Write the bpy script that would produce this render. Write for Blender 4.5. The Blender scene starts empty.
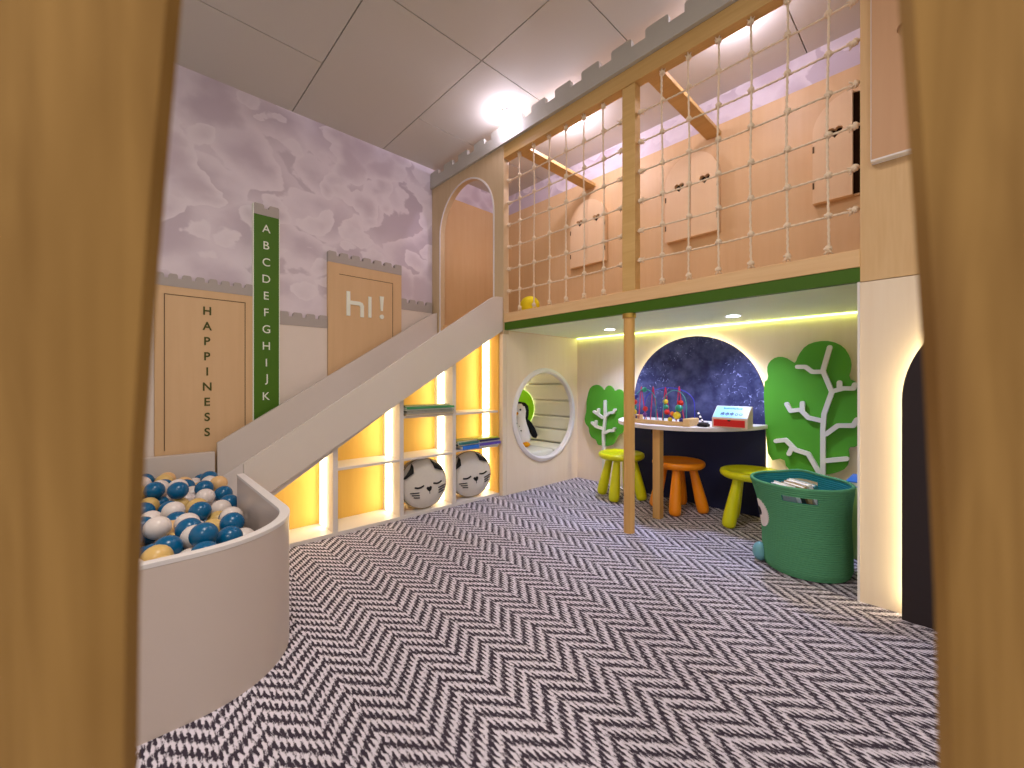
import bpy, bmesh, math, random
from mathutils import Vector, Matrix
from mathutils.geometry import tessellate_polygon
PI = math.pi
sc = bpy.context.scene
COL = sc.collection
random.seed(7)

# ------------------------------------------------------------------ helpers
def lin(v):
    v /= 255.0
    return v/12.92 if v <= 0.04045 else ((v+0.055)/1.055)**2.4
def rgb(r, g, b): return (lin(r), lin(g), lin(b), 1.0)

class NT:
    """small node-tree writer"""
    def __init__(s, name):
        s.m = bpy.data.materials.new(name); s.m.use_nodes = True
        s.t = s.m.node_tree; s.n = s.t.nodes; s.n.clear()
        s.out = s.n.new('ShaderNodeOutputMaterial')
        s.b = s.n.new('ShaderNodeBsdfPrincipled')
        s.t.links.new(s.b.outputs[0], s.out.inputs[0])
    def node(s, kind, **kw):
        n = s.n.new('ShaderNode'+kind)
        for k, v in kw.items(): setattr(n, k, v)
        return n
    def link(s, a, b): s.t.links.new(a, b)
    def put(s, sock, v):
        if hasattr(v, 'is_linked') or isinstance(v, bpy.types.NodeSocket): s.link(v, sock)
        else: sock.default_value = v
    def math(s, op, a, b=None, c=None):
        n = s.node('Math', operation=op)
        s.put(n.inputs[0], a)
        if b is not None: s.put(n.inputs[1], b)
        if c is not None: s.put(n.inputs[2], c)
        return n.outputs[0]
    def mix(s, f, a, b):
        n = s.node('Mix', data_type='RGBA')
        s.put(n.inputs[0], f); s.put(n.inputs[6], a); s.put(n.inputs[7], b)
        return n.outputs[2]
    def coord(s, scale=(1, 1, 1), rot=(0, 0, 0), loc=(0, 0, 0)):
        tc = s.node('TexCoord'); mp = s.node('Mapping')
        mp.inputs['Scale'].default_value = scale; mp.inputs['Rotation'].default_value = rot
        mp.inputs['Location'].default_value = loc
        s.link(tc.outputs['Object'], mp.inputs[0]); return mp.outputs[0]
    def noise(s, vec, scale, detail=2.0, rough=0.5, dist=0.0):
        n = s.node('TexNoise'); s.link(vec, n.inputs['Vector'])
        n.inputs['Scale'].default_value = scale; n.inputs['Detail'].default_value = detail
        n.inputs['Roughness'].default_value = rough; n.inputs['Distortion'].default_value = dist
        return n.outputs[0]
    def smooth(s, v, lo, hi):
        n = s.node('MapRange', interpolation_type='SMOOTHSTEP')
        s.put(n.inputs[0], v); n.inputs[1].default_value = lo; n.inputs[2].default_value = hi
        return n.outputs[0]
    def bump(s, h, strength, dist=0.01):
        n = s.node('Bump'); n.inputs['Strength'].default_value = strength; n.inputs['Distance'].default_value = dist
        s.link(h, n.inputs['Height']); s.link(n.outputs[0], s.b.inputs['Normal'])

def plain(name, col, rough=0.5, spec=0.4, var=0.05, nscale=12.0, metal=0.0, coat=0.0):
    k = NT(name)
    c = k.coord(); n = k.noise(c, nscale, 3)
    f = k.math('MULTIPLY_ADD', n, var*2, 1-var)
    mx = k.node('Mix', data_type='RGBA', blend_type='MULTIPLY'); mx.inputs[0].default_value = 1
    mx.inputs[6].default_value = col; k.link(f, mx.inputs[7])
    k.link(mx.outputs[2], k.b.inputs['Base Color'])
    k.b.inputs['Roughness'].default_value = rough
    k.b.inputs['Specular IOR Level'].default_value = spec
    k.b.inputs['Metallic'].default_value = metal
    k.b.inputs['Coat Weight'].default_value = coat
    return k.m
def glow(name, col, strength):
    k = NT(name); k.n.remove(k.b)
    e = k.node('Emission'); e.inputs[0].default_value = col; e.inputs[1].default_value = strength
    k.link(e.outputs[0], k.out.inputs[0]); return k.m
def wood(name, a, b, axis='Z', scale=1.0, rough=0.45, contrast=1.0):
    k = NT(name)
    st = {'X': (1, 14, 14), 'Y': (14, 1, 14), 'Z': (14, 14, 1)}[axis]
    c = k.coord(scale=tuple(v*scale for v in st))
    n1 = k.noise(c, 1.3, 4, 0.55, 0.6)
    n2 = k.noise(c, 7.0, 2, 0.5, 0.2)
    f = k.math('MULTIPLY_ADD', n2, 0.35, k.math('MULTIPLY', n1, 0.75))
    f = k.smooth(f, 0.55-0.3/contrast, 0.55+0.3/contrast)
    k.link(k.mix(f, a, b), k.b.inputs['Base Color'])
    k.b.inputs['Roughness'].default_value = rough
    k.b.inputs['Specular IOR Level'].default_value = 0.3
    return k.m

class MB:
    def __init__(s): s.bm = bmesh.new()
    def box(s, x0, x1, y0, y1, z0, z1, M=None):
        vs = [s.bm.verts.new((x, y, z)) for x in (x0, x1) for y in (y0, y1) for z in (z0, z1)]
        for f in ((0,1,3,2),(4,6,7,5),(0,4,5,1),(2,3,7,6),(0,2,6,4),(1,5,7,3)):
            s.bm.faces.new([vs[i] for i in f])
        if M is not None:
            for v in vs: v.co = M @ v.co
        return s
    def prism(s, outer, a, b, axis, holes=(), M=None):
        mp = {'X': lambda u, v, w: (w, u, v), 'Y': lambda u, v, w: (u, w, v), 'Z': lambda u, v, w: (u, v, w)}[axis]
        loops = [list(outer)]+[list(h) for h in holes]
        tris = tessellate_polygon([[Vector((p[0], p[1], 0)) for p in l] for l in loops])
        flat = [p for l in loops for p in l]
        A = [s.bm.verts.new(mp(p[0], p[1], a)) for p in flat]
        B = [s.bm.verts.new(mp(p[0], p[1], b)) for p in flat]
        for t in tris:
            try:
                s.bm.faces.new([A[i] for i in t]); s.bm.faces.new([B[i] for i in reversed(t)])
            except ValueError: pass
        o = 0
        for l in loops:
            n = len(l)
            for i in range(n):
                j = (i+1) % n
                try: s.bm.faces.new([A[o+i], A[o+j], B[o+j], B[o+i]])
                except ValueError: pass
            o += n
        if M is not None:
            for v in A+B: v.co = M @ v.co
        return s
    def tube(s, pts, r, seg=8, cap=True, lobes=0, twist=0.0, closed=False):
        pts = [Vector(p) for p in pts]; n = len(pts)
        rs = r if isinstance(r, (list, tuple)) else [r]*n
        rings = []; up = None
        for i, p in enumerate(pts):
            if closed: d = pts[(i+1) % n]-pts[i-1]
            else: d = pts[min(i+1, n-1)]-pts[max(i-1, 0)]
            d = d.normalized()
            if up is None:
                up = Vector((0, 0, 1)) if abs(d.z) < 0.9 else Vector((1, 0, 0))
            a = (up-d*up.dot(d)).normalized(); b = d.cross(a); up = a
            ring = []
            for k in range(seg):
                th = 2*PI*k/seg
                rr = rs[i]*(1+(0.22*math.cos(lobes*(th)) if lobes else 0))
                th2 = th+twist*i
                ring.append(s.bm.verts.new(p+a*(math.cos(th2)*rr)+b*(math.sin(th2)*rr)))
            rings.append(ring)
        m = n if closed else n-1
        for i in range(m):
            r0, r1 = rings[i], rings[(i+1) % n]
            for k in range(seg):
                j = (k+1) % seg
                s.bm.faces.new([r0[k], r0[j], r1[j], r1[k]])
        if cap and not closed:
            s.bm.faces.new(list(reversed(rings[0]))); s.bm.faces.new(rings[-1])
        return s
    def lathe(s, prof, seg=32, c=(0, 0, 0), M=None):
        rings = []; new = []
        for r, z in prof:
            if r < 1e-6:
                v = s.bm.verts.new((c[0], c[1], c[2]+z)); new.append(v); rings.append([v])
            else:
                ring = [s.bm.verts.new((c[0]+r*math.cos(2*PI*k/seg), c[1]+r*math.sin(2*PI*k/seg), c[2]+z)) for k in range(seg)]
                new += ring; rings.append(ring)
        for a, b in zip(rings, rings[1:]):
            for k in range(seg):
                j = (k+1) % seg
                if len(a) == 1 and len(b) == 1: continue
                if len(a) == 1: s.bm.faces.new([a[0], b[j], b[k]])
                elif len(b) == 1: s.bm.faces.new([a[k], a[j], b[0]])
                else: s.bm.faces.new([a[k], a[j], b[j], b[k]])
        if M is not None:
            for v in new: v.co = M @ v.co
        return s
    def ball(s, c, r, seg=16, rings=10, sc3=(1, 1, 1), M=None):
        prof = [(r*math.sin(PI*i/rings), -r*math.cos(PI*i/rings)) for i in range(rings+1)]
        prof[0] = (0, -r); prof[-1] = (0, r)
        mm = Matrix.Translation(c) @ (M if M is not None else Matrix()) @ Matrix.Diagonal((*sc3, 1))
        return s.lathe(prof, seg, M=mm)
    def build(s, name, mat, parent=None, smooth=False, bevel=0.0, subd=0, kind=None, label=None, base=True, angle=40):
        bm = s.bm
        bmesh.ops.recalc_face_normals(bm, faces=bm.faces)
        me = bpy.data.meshes.new(name)
        off = Vector((0, 0, 0))
        if parent is not None:
            p = parent
            while p is not None: off += p.location; p = p.parent
        elif base and bm.verts:
            xs = [v.co.x for v in bm.verts]; ys = [v.co.y for v in bm.verts]; zs = [v.co.z for v in bm.verts]
            off = Vector(((min(xs)+max(xs))/2, (min(ys)+max(ys))/2, min(zs)))
        bmesh.ops.translate(bm, verts=bm.verts, vec=-off)
        bm.to_mesh(me); bm.free()
        o = bpy.data.objects.new(name, me); COL.objects.link(o)
        if parent is not None: o.parent = parent
        elif base: o.location = off
        if mat is not None: me.materials.append(mat)
        if smooth:
            for f in me.polygons: f.use_smooth = True
            if smooth != 'full':
                try: me.set_sharp_from_angle(angle=math.radians(angle))
                except Exception: pass
        if bevel:
            b = o.modifiers.new('bevel', 'BEVEL'); b.width = bevel; b.segments = 2; b.limit_method = 'ANGLE'; b.angle_limit = math.radians(40)
        if subd:
            b = o.modifiers.new('sub', 'SUBSURF'); b.levels = subd; b.render_levels = subd
        if kind: o['kind'] = kind
        if label: o['label'] = label
        return o
def tag(o, label, cat, group=None, kind=None):
    o['label'] = label; o['category'] = cat
    if group: o['group'] = group
    if kind: o['kind'] = kind
    return o
def thing(name, loc, label, cat, group=None, rz=0.0):
    o = bpy.data.objects.new(name, None); COL.objects.link(o)
    o.empty_display_size = 0.05
    o.location = loc; o.rotation_euler = (0, 0, rz)
    return tag(o, label, cat, group)
def dup(root, loc, rz, label, group=None):
    r = root.copy(); COL.objects.link(r); r.location = loc; r.rotation_euler = (0, 0, rz); r['label'] = label
    if group: r['group'] = group
    for ch in list(root.children):
        c = ch.copy(); COL.objects.link(c); c.parent = r
        for g in list(ch.children):
            d = g.copy(); COL.objects.link(d); d.parent = c
    return r
def text_mb(body, size, extrude, M, bold=0.0, sx=1.0):
    cu = bpy.data.curves.new('lettering', 'FONT'); cu.body = body; cu.size = size; cu.extrude = extrude
    cu.align_x = 'CENTER'; cu.align_y = 'CENTER'; cu.offset = bold
    ob = bpy.data.objects.new('lettering', cu); COL.objects.link(ob)
    dg = bpy.context.evaluated_depsgraph_get(); dg.update()
    me = bpy.data.meshes.new_from_object(ob.evaluated_get(dg))
    bpy.data.objects.remove(ob)
    mb = MB(); mb.bm.from_mesh(me); bpy.data.meshes.remove(me)
    ys = [v.co.y for v in mb.bm.verts]; xs = [v.co.x for v in mb.bm.verts]
    cy = (min(ys)+max(ys))/2; cx = (min(xs)+max(xs))/2
    for v in mb.bm.verts: v.co = M @ Vector(((v.co.x-cx)*sx, v.co.y-cy, v.co.z))
    return mb
def arc(cx, cy, r, a0, a1, n, ry=None):
    ry = r if ry is None else ry
    return [(cx+r*math.cos(a0+(a1-a0)*i/n), cy+ry*math.sin(a0+(a1-a0)*i/n)) for i in range(n+1)]
def rounded(pts, it=2):
    for _ in range(it):
        q = []
        for i in range(len(pts)):
            a, b = pts[i], pts[(i+1) % len(pts)]
            q += [(a[0]*.75+b[0]*.25, a[1]*.75+b[1]*.25), (a[0]*.25+b[0]*.75, a[1]*.25+b[1]*.75)]
        pts = q
    return pts

# ------------------------------------------------------------------ materials
M = {}
M['ply'] = wood('birch_ply', rgb(222, 188, 140), rgb(206, 166, 116), 'Z', 1.0, contrast=0.8)
M['ply_h'] = wood('birch_ply_flat', rgb(232, 196, 148), rgb(216, 174, 124), 'Y', 1.0, contrast=0.8)
M['ply_peach'] = wood('peach_ply', rgb(226, 192, 146), rgb(216, 178, 130), 'Z', 0.6, contrast=0.6)
M['ply_light'] = wood('light_ply', rgb(238, 208, 168), rgb(230, 196, 152), 'Z', 0.6, contrast=0.6)
M['ply_rose'] = wood('rose_ply', rgb(208, 164, 126), rgb(198, 152, 114), 'Z', 0.6, contrast=0.5)
M['ply_grey'] = wood('muted_ply', rgb(214, 190, 152), rgb(200, 172, 134), 'Z', 1.0, contrast=0.7)
M['ply_pale'] = wood('pale_ply', rgb(242, 225, 202), rgb(234, 213, 187), 'Z', 0.8, contrast=0.6)
M['beam'] = wood('golden_pine', rgb(214, 178, 116), rgb(198, 157, 94), 'Y', 1.0)
M['post'] = wood('pale_pine', rgb(222, 176, 108), rgb(204, 154, 88), 'Z', 1.0)
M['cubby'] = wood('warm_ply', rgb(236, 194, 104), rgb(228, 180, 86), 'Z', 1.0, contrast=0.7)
M['white'] = plain('white_laminate', rgb(226, 218, 214), 0.4, 0.4, 0.02)
M['offwhite'] = plain('offwhite_laminate', rgb(213, 202, 193), 0.38, 0.45, 0.02, 3)
M['pitwhite'] = plain('pit_laminate', rgb(212, 196, 186), 0.3, 0.5, 0.02, 3)
M['rimwhite'] = plain('rim_white', rgb(232, 226, 224), 0.35, 0.5, 0.02)
M['grey'] = plain('castle_grey', rgb(176, 166, 160), 0.55, 0.3, 0.03)
M['pargrey'] = plain('parapet_grey', rgb(188, 184, 174), 0.5, 0.4, 0.03)
M['panelwhite'] = plain('panel_white', rgb(226, 212, 200), 0.5, 0.3, 0.02)
M['panelwood'] = wood('panel_ply', rgb(222, 186, 142), rgb(212, 174, 130), 'Z', 0.5, contrast=0.6)
M['groove'] = plain('dark_groove', rgb(96, 74, 48), 0.7, 0.2)
M['olive'] = plain('olive_letters', rgb(74, 78, 30), 0.6, 0.3)
M['greenstrip'] = plain('strip_green', rgb(70, 112, 16), 0.45, 0.35, 0.03)
M['letterwhite'] = plain('letter_white', rgb(238, 240, 226), 0.5, 0.3, 0.02)
M['fascia_green'] = plain('fascia_green', rgb(62, 100, 4), 0.45, 0.3, 0.05)
M['soffit'] = plain('soffit_green', rgb(230, 240, 206), 0.5, 0.3, 0.03)
M['tree'] = plain('tree_green', rgb(84, 160, 44), 0.55, 0.25, 0.03)
M['branch'] = plain('branch_white', rgb(226, 222, 208), 0.5, 0.3, 0.03)
M['rope'] = plain('rope_beige', rgb(232, 212, 184), 0.8, 0.15, 0.15, 200)
M['lime'] = plain('lime_plastic', rgb(222, 222, 8), 0.32, 0.5, 0.02)
M['orange'] = plain('orange_plastic', rgb(252, 148, 12), 0.32, 0.5, 0.02)
M['basket'] = plain('basket_green', rgb(88, 152, 112), 0.85, 0.15, 0.12, 120)
M['basket_in'] = plain('basket_blue', rgb(40, 130, 140), 0.85, 0.15, 0.12, 120)
M['black'] = plain('black_matte', rgb(22, 20, 22), 0.5, 0.3)
M['darkbrown'] = plain('dark_hollow', rgb(44, 26, 14), 0.8, 0.1)
M['brass'] = plain('brass', rgb(200, 160, 80), 0.3, 0.5, 0.03, 12, 0.9)
M['cushion'] = plain('cushion_grey', rgb(222, 214, 206), 0.9, 0.1, 0.05, 60)
M['cushion_side'] = plain('cushion_side', rgb(150, 132, 104), 0.9, 0.1, 0.05, 60)
M['pad'] = plain('pad_cream', rgb(228, 226, 214), 0.6, 0.3, 0.03)
M['yellow'] = plain('yellow_plush', rgb(226, 206, 40), 0.8, 0.1, 0.05)
M['blueball'] = plain('blue_ball', rgb(6, 98, 146), 0.25, 0.5, 0.02)
M['whiteball'] = plain('white_ball', rgb(238, 226, 220), 0.3, 0.5, 0.02)
M['tanball'] = plain('tan_ball', rgb(228, 192, 118), 0.3, 0.5, 0.02)
M['peachball'] = plain('peach_ball', rgb(238, 194, 136), 0.3, 0.5, 0.02)
M['led_warm'] = glow('led_warm', (1.0, 0.84, 0.48, 1), 9.0)
M['led_halo'] = glow('led_halo', (1.0, 0.84, 0.50, 1), 30.0)
M['led_line'] = glow('led_line', (0.80, 1.0, 0.22, 1), 8.0)
M['led_cool'] = glow('led_cool', (0.80, 0.88, 1.0, 1), 30.0)
M['lamp'] = glow('lamp_white', (0.96, 0.90, 1.0, 1), 60.0)
M['lampring'] = plain('lamp_ring', rgb(230, 230, 230), 0.3, 0.5, 0.01)

def chalk_mat(name, base, amount):
    k = NT(name); c = k.coord()
    v = k.node('TexVoronoi', feature='DISTANCE_TO_EDGE'); v.inputs['Scale'].default_value = 13
    n = k.noise(c, 9, 3, 0.6)
    vm = k.node('VectorMath', operation='ADD'); k.link(c, vm.inputs[0])
    nv = k.node('TexNoise'); k.link(c, nv.inputs['Vector']); nv.inputs['Scale'].default_value = 7; nv.inputs['Detail'].default_value = 3
    sc_ = k.node('VectorMath', operation='SCALE'); k.link(nv.outputs[1], sc_.inputs[0]); sc_.inputs['Scale'].default_value = 0.25
    k.link(sc_.outputs[0], vm.inputs[1]); k.link(vm.outputs[0], v.inputs['Vector'])
    line = k.math('SUBTRACT', 1.0, k.smooth(v.outputs[0], 0.0, 0.035))
    spk = k.smooth(k.noise(c, 55, 3, 0.7), 0.5, 0.62)
    reg = k.smooth(k.noise(k.coord(loc=(0.3, 1.1, 0.2)), 3.2, 2), 0.45, 0.62)
    f = k.math('MULTIPLY', k.math('MULTIPLY', line, spk), reg)
    dust_light = k.math('MULTIPLY', k.smooth(n, 0.33, 0.75), 0.11)  # chalk film that also carries the blue light's brightening
    sx = k.node('SeparateXYZ'); k.link(c, sx.inputs[0])
    top = k.smooth(sx.outputs[2], 0.58, 0.66)      # chalk and painted-in bluish light stay above the table top
    f = k.math('MULTIPLY', k.math('MULTIPLY_ADD', f, 0.8, dust_light), k.math('MULTIPLY', top, amount))
    k.link(k.mix(f, base, rgb(176, 184, 236)), k.b.inputs['Base Color'])
    k.b.inputs['Roughness'].default_value = 0.7; k.b.inputs['Specular IOR Level'].default_value = 0.2
    return k.m
M['chalk'] = chalk_mat('chalkboard', rgb(46, 49, 86), 1.9)  # blue cast of the lighting is mixed into the board colour
M['chalk2'] = chalk_mat('chalkboard_plain', rgb(50, 42, 44), 0.0)

def carpet_mat():
    k = NT('herringbone_carpet'); c = k.coord()
    sx = k.node('SeparateXYZ'); k.link(c, sx.inputs[0])
    w, P, kk, yarn = 0.0924, 0.0535, 1.12, 0.0115
    nz = k.noise(c, 40, 2, 0.5)
    nz2 = k.noise(k.coord(scale=(1, 0.5, 1)), 170, 2, 0.6)
    jx = k.math('MULTIPLY_ADD', k.math('SUBTRACT', nz, 0.5), 0.010, sx.outputs[0])
    xq = k.math('MULTIPLY_ADD', k.math('FLOOR', k.math('DIVIDE', jx, yarn)), yarn, yarn/2)
    xo = k.math('ADD', xq, 20*w+0.02)
    pp = k.math('PINGPONG', xo, w)
    shift = k.math('MULTIPLY', k.math('FLOORED_MODULO', k.math('FLOOR', k.math('DIVIDE', xo, w)), 2.0), 0.5)
    jy = k.math('MULTIPLY_ADD', k.math('SUBTRACT', k.noise(k.coord(scale=(1, 0.3, 1), loc=(3, 3, 0)), 90, 1), 0.5), 0.010, sx.outputs[1])
    v = k.math('ADD', k.math('DIVIDE', k.math('MULTIPLY_ADD', pp, -kk, jy), P), shift)
    st = k.math('SINE', k.math('MULTIPLY', v, 2*PI))
    bead = k.math('SINE', k.math('MULTIPLY', jx, 2*PI/yarn))
    e = k.math('MULTIPLY_ADD', bead, 0.82, st)
    e = k.math('MULTIPLY_ADD', k.math('SUBTRACT', nz2, 0.5), 4.4, e)
    f = k.smooth(e, -0.55, 0.80)
    big = k.noise(c, 2.2, 2)
    f = k.math('MULTIPLY', f, k.math('MULTIPLY_ADD', big, 0.3, 0.85))
    k.link(k.mix(f, rgb(64, 56, 68), rgb(226, 219, 232)), k.b.inputs['Base Color'])
    k.b.inputs['Roughness'].default_value = 0.95; k.b.inputs['Specular IOR Level'].default_value = 0.08
    k.bump(f, 0.5, 0.004)
    return k.m
M['carpet'] = carpet_mat()

def cloud_mat():
    k = NT('cloud_wallpaper')
    c = k.coord(scale=(1, 1, 1.25))
    nv = k.node('TexNoise'); k.link(c, nv.inputs['Vector']); nv.inputs['Scale'].default_value = 3.2; nv.inputs['Detail'].default_value = 4
    s_ = k.node('VectorMath', operation='SCALE'); k.link(nv.outputs[1], s_.inputs[0]); s_.inputs['Scale'].default_value = 0.34
    ad = k.node('VectorMath', operation='ADD'); k.link(c, ad.inputs[0]); k.link(s_.outputs[0], ad.inputs[1])
    def layer(scale, off, th):
        mp = k.node('Mapping'); k.link(ad.outputs[0], mp.inputs[0]); mp.inputs['Location'].default_value = off
        v = k.node('TexVoronoi', feature='SMOOTH_F1'); v.inputs['Scale'].default_value = scale; v.inputs['Smoothness'].default_value = 0.12
        k.link(mp.outputs[0], v.inputs['Vector'])
        n = k.noise(mp.outputs[0], scale*0.33, 2)
        h = k.math('SUBTRACT', k.math('MULTIPLY', n, 1.5), k.math('MULTIPLY', v.outputs[0], 0.75))
        edge = k.smooth(h, th, th+0.035)                       # crisp puffy rim
        body = k.smooth(h, th, th+0.40)                       # fades inside the puff
        return edge, body
    col = rgb(206, 192, 202)
    for scale, off, th, lo, hi in ((1.9, (1.3, 0, 0.2), 0.16, rgb(222, 209, 218), rgb(198, 183, 194)),
                                   (2.8, (4.1, 0, 2.2), 0.24, rgb(230, 218, 226), rgb(202, 187, 198)),
                                   (4.2, (7.7, 0, 5.1), 0.34, rgb(232, 221, 228), rgb(208, 193, 203))):
        e, b = layer(scale, off, th)
        col = k.mix(e, col, k.mix(b, lo, hi))
    k.link(col, k.b.inputs['Base Color'])
    k.b.inputs['Roughness'].default_value = 0.7; k.b.inputs['Specular IOR Level'].default_value = 0.2
    return k.m
M['clouds'] = cloud_mat()

def knotty():
    k = NT('knotty_timber')
    c = k.coord(scale=(14, 14, 1.6)); n = k.noise(c, 1.6, 3, 0.55, 1.0)
    n2 = k.noise(k.coord(scale=(50, 50, 1.8)), 1.0, 2)
    f = k.smooth(k.math('MULTIPLY_ADD', n2, 0.4, k.math('MULTIPLY', n, 0.7)), 0.35, 0.72)
    col = k.mix(f, rgb(178, 137, 74), rgb(142, 104, 46))
    v = k.node('TexVoronoi'); k.link(k.coord(scale=(12, 12, 3.2), loc=(0.2, 0.3, 0.4)), v.inputs['Vector']); v.inputs['Scale'].default_value = 1.0
    kn = k.math('SUBTRACT', 1.0, k.smooth(v.outputs[0], 0.05, 0.34))
    col = k.mix(k.math('MULTIPLY', kn, 0.55), col, rgb(108, 68, 24))
    k.link(col, k.b.inputs['Base Color'])
    k.b.inputs['Roughness'].default_value = 0.5; k.b.inputs['Specular IOR Level'].default_value = 0.3
    return k.m
M['timber'] = knotty()

# ------------------------------------------------------------------ camera
CAMZ = 0.816
cam = bpy.data.objects.new('camera', bpy.data.cameras.new('camera')); COL.objects.link(cam)
cam.data.sensor_width = 36; cam.data.sensor_fit = 'HORIZONTAL'
cam.data.lens = 413/1024*36; cam.data.shift_y = -1.5/1024
cam.data.clip_start = 0.02
cam.location = (0, 0, CAMZ)
cam.rotation_euler = (PI/2, 0, math.radians(46.66)-PI/2)
cam.data.dof.use_dof = True; cam.data.dof.focus_distance = 2.0; cam.data.dof.aperture_fstop = 3.9
sc.camera = cam

# ------------------------------------------------------------------ room shell
WY, FX, BX, CZ = 3.138, 2.0, 2.85, 2.70
o = MB().box(-2.2, 3.0, -2.2, 3.3, -0.06, 0).build('floor', M['carpet'], kind='structure', base=False)
# ceiling boards with fine joints
ceil = MB(); G = 0.003
def cb(x0, x1, y0, y1): ceil.box(x0+G, x1-G, y0+G, y1-G, CZ, CZ+0.02)
for (x0, x1, ys) in ((-2.2, -0.5, (-2.2, 0.5, 1.88, 3.16)), (-0.5, 0.18, (-2.2, 0.5, 1.88, 3.16)), (0.18, 0.86, (-2.2, -0.1, 1.22, 2.54, 3.16)),
                     (0.86, 1.53, (-2.2, 0.56, 1.88, 3.16)), (1.53, 2.2, (-2.2, -0.1, 0.56, 1.22, 1.88, 2.6, 3.16)), (2.2, 2.87, (-2.2, 0.56, 1.22, 2.6, 3.16))):
    for a, b in zip(ys, ys[1:]): cb(x0, x1, a, b)
ceil.box(-2.2, 2.9, -2.2, 3.2, CZ+0.021, CZ+0.04)
M['ceil'] = plain('ceiling_board', rgb(210, 205, 194), 0.7, 0.2, 0.02, 2)
ceil.build('ceiling', M['ceil'], kind='structure', base=False)
MB().box(-2.2, 3.0, WY, WY+0.06, 0, CZ).build('wall_left', M['clouds'], kind='structure', base=False)
MB().box(BX, BX+0.06, -0.2, 2.2, 0, 1.2).build('wall_back', M['ply_pale'], kind='structure', base=False)
MB().box(BX, BX+0.06, 2.2, WY, 0, 1.2).build('wall_nook', M['pad'], kind='structure', base=False)
MB().box(BX, BX+0.06, -0.8, WY, 1.2, CZ).build('wall_loft', M['clouds'], kind='structure', base=False)
MB().box(BX-0.016, BX-0.001, -0.8, WY-0.02, 1.314, 2.50).build('trim_1', M['ply_peach'], kind='structure')
MB().box(FX+0.06, BX-0.017, WY-0.016, WY-0.001, 1.314, 2.50).build('trim_2', M['ply_peach'], kind='structure')
# padded bands of the reading nook (upholstered wall)
pads = MB()
for z0, z1 in ((0.28, 0.40), (0.40, 0.515), (0.515, 0.655), (0.655, 0.80), (0.80, 0.95), (0.95, 1.18)):
    pads.box(BX-0.04, BX-0.001, 2.235, 2.80, z0+0.004, z1-0.004)
pads.build('trim_3', M['pad'], kind='structure', bevel=0.012)
# nook side wall with its round opening
cx, cz = 2.44, 0.562
MB().prism([(2.022, 0), (BX, 0), (BX, 1.19), (2.022, 1.19)], 2.2, 2.218, 'Y',
           holes=[arc(cx, cz, 0.342, 0, 2*PI*47/48, 47)]).build('wall_right', M['ply_pale'], kind='structure', base=False)

# ------------------------------------------------------------------ play loft (built-in castle)
loft = thing('play_loft', (FX, 1.2, 0), 'tall birch plywood castle loft with a green edge and grey battlements', 'loft')
NPK = [2.065-0.1386*i for i in range(6)]+[1.016-0.1374*i for i in range(6)]
MB().box(FX+0.02, BX-0.001, -0.75, WY-0.001, 1.21, 1.31).build('deck', M['ply_h'], loft)
MB().box(FX+0.032, BX-0.001, 0.235, 2.199, 1.193, 1.209).build('soffit', M['soffit'], loft, label='pale green underside of the loft')
MB().box(FX, FX+0.03, 0.229, 2.197, 1.193, 1.247).build('fascia', M['fascia_green'], loft, label='dark green lower fascia')
MB().box(FX-0.006, FX+0.05, 0.229, 2.197, 1.247, 1.313).build('sill', M['ply_h'], loft, bevel=0.003)
MB().box(FX-0.005, FX+0.055, 0.229, 2.21, 2.428, 2.522).build('header_beam', M['beam'], loft, bevel=0.002)
MB().box(FX, FX+0.055, 1.158, 1.237, 1.313, 2.428).build('net_post', M['beam'], loft, bevel=0.003)
pole = MB().tube([(2.012, 1.2, 0), (2.012, 1.2, 1.192)], 0.029, 24).build('support_pole', M['post'], loft, smooth=True, label='round pale pine pole')
MB().lathe([(0.029, 1.165), (0.036, 1.166), (0.036, 1.19), (0.029, 1.192)], 24, (2.012, 1.2, 0)).build('pole_collar', M['brass'], pole, smooth=True)
MB().box(2.03, BX-0.002, 2.0, 2.095, 2.43, 2.455).build('ceiling_joist', M['beam'], loft, bevel=0.002)
MB().box(2.03, BX-0.002, 1.02, 1.112, 2.43, 2.455).build('ceiling_joist', M['beam'], loft, bevel=0.002)
# arch panel at the top of the slide
hole = [(2.302, 1.22)]+[(3.012, 1.22)]+arc(2.657, 2.072, 0.355, 0, PI, 28)
MB().prism([(2.197, 1.165), (WY-0.002, 1.165), (WY-0.002, 2.522), (2.197, 2.522)], FX-0.01, FX+0.04, 'X', holes=[hole]).build('arch_panel', M['ply_grey'], loft)
tr_o = [(2.296, 1.22)]+list(reversed(arc(2.657, 2.072, 0.361, 0, PI, 28)))+[(3.018, 1.22)]
tr_i = [(3.006, 1.22)]+arc(2.657, 2.072, 0.349, 0, PI, 28)+[(2.308, 1.22)]
MB().prism(tr_o+tr_i, FX-0.014, FX-0.008, 'X').build('arch_trim', M['rimwhite'], loft, label='white edge band round the arch')
MB().box(1.985, 2.021, 2.2, 2.262, 0, 1.165).build('corner_post', M['ply_pale'], loft, bevel=0.002)
# battlement
pts = [(WY-0.004, 2.517)]
pts = [(0.229, 2.517), (WY-0.004, 2.517), (WY-0.004, 2.60)]
y = 3.07
while y > 0.3:
    a, b = min(y+0.062, WY-0.004), y-0.062
    pts += [(a, 2.602), (a, 2.640), (a-0.008, 2.648), (b+0.008, 2.648), (b, 2.640), (b, 2.602)]; y -= 0.205
pts += [(0.229, 2.602)]
q = [pts[0]]
for p in pts[1:]:
    if (p[0]-q[-1][0])**2+(p[1]-q[-1][1])**2 > 1e-8: q.append(p)
MB().prism(q, FX-0.03, FX-0.006, 'X').build('battlement', M['pargrey'], loft, label='grey notched battlement board')
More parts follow.
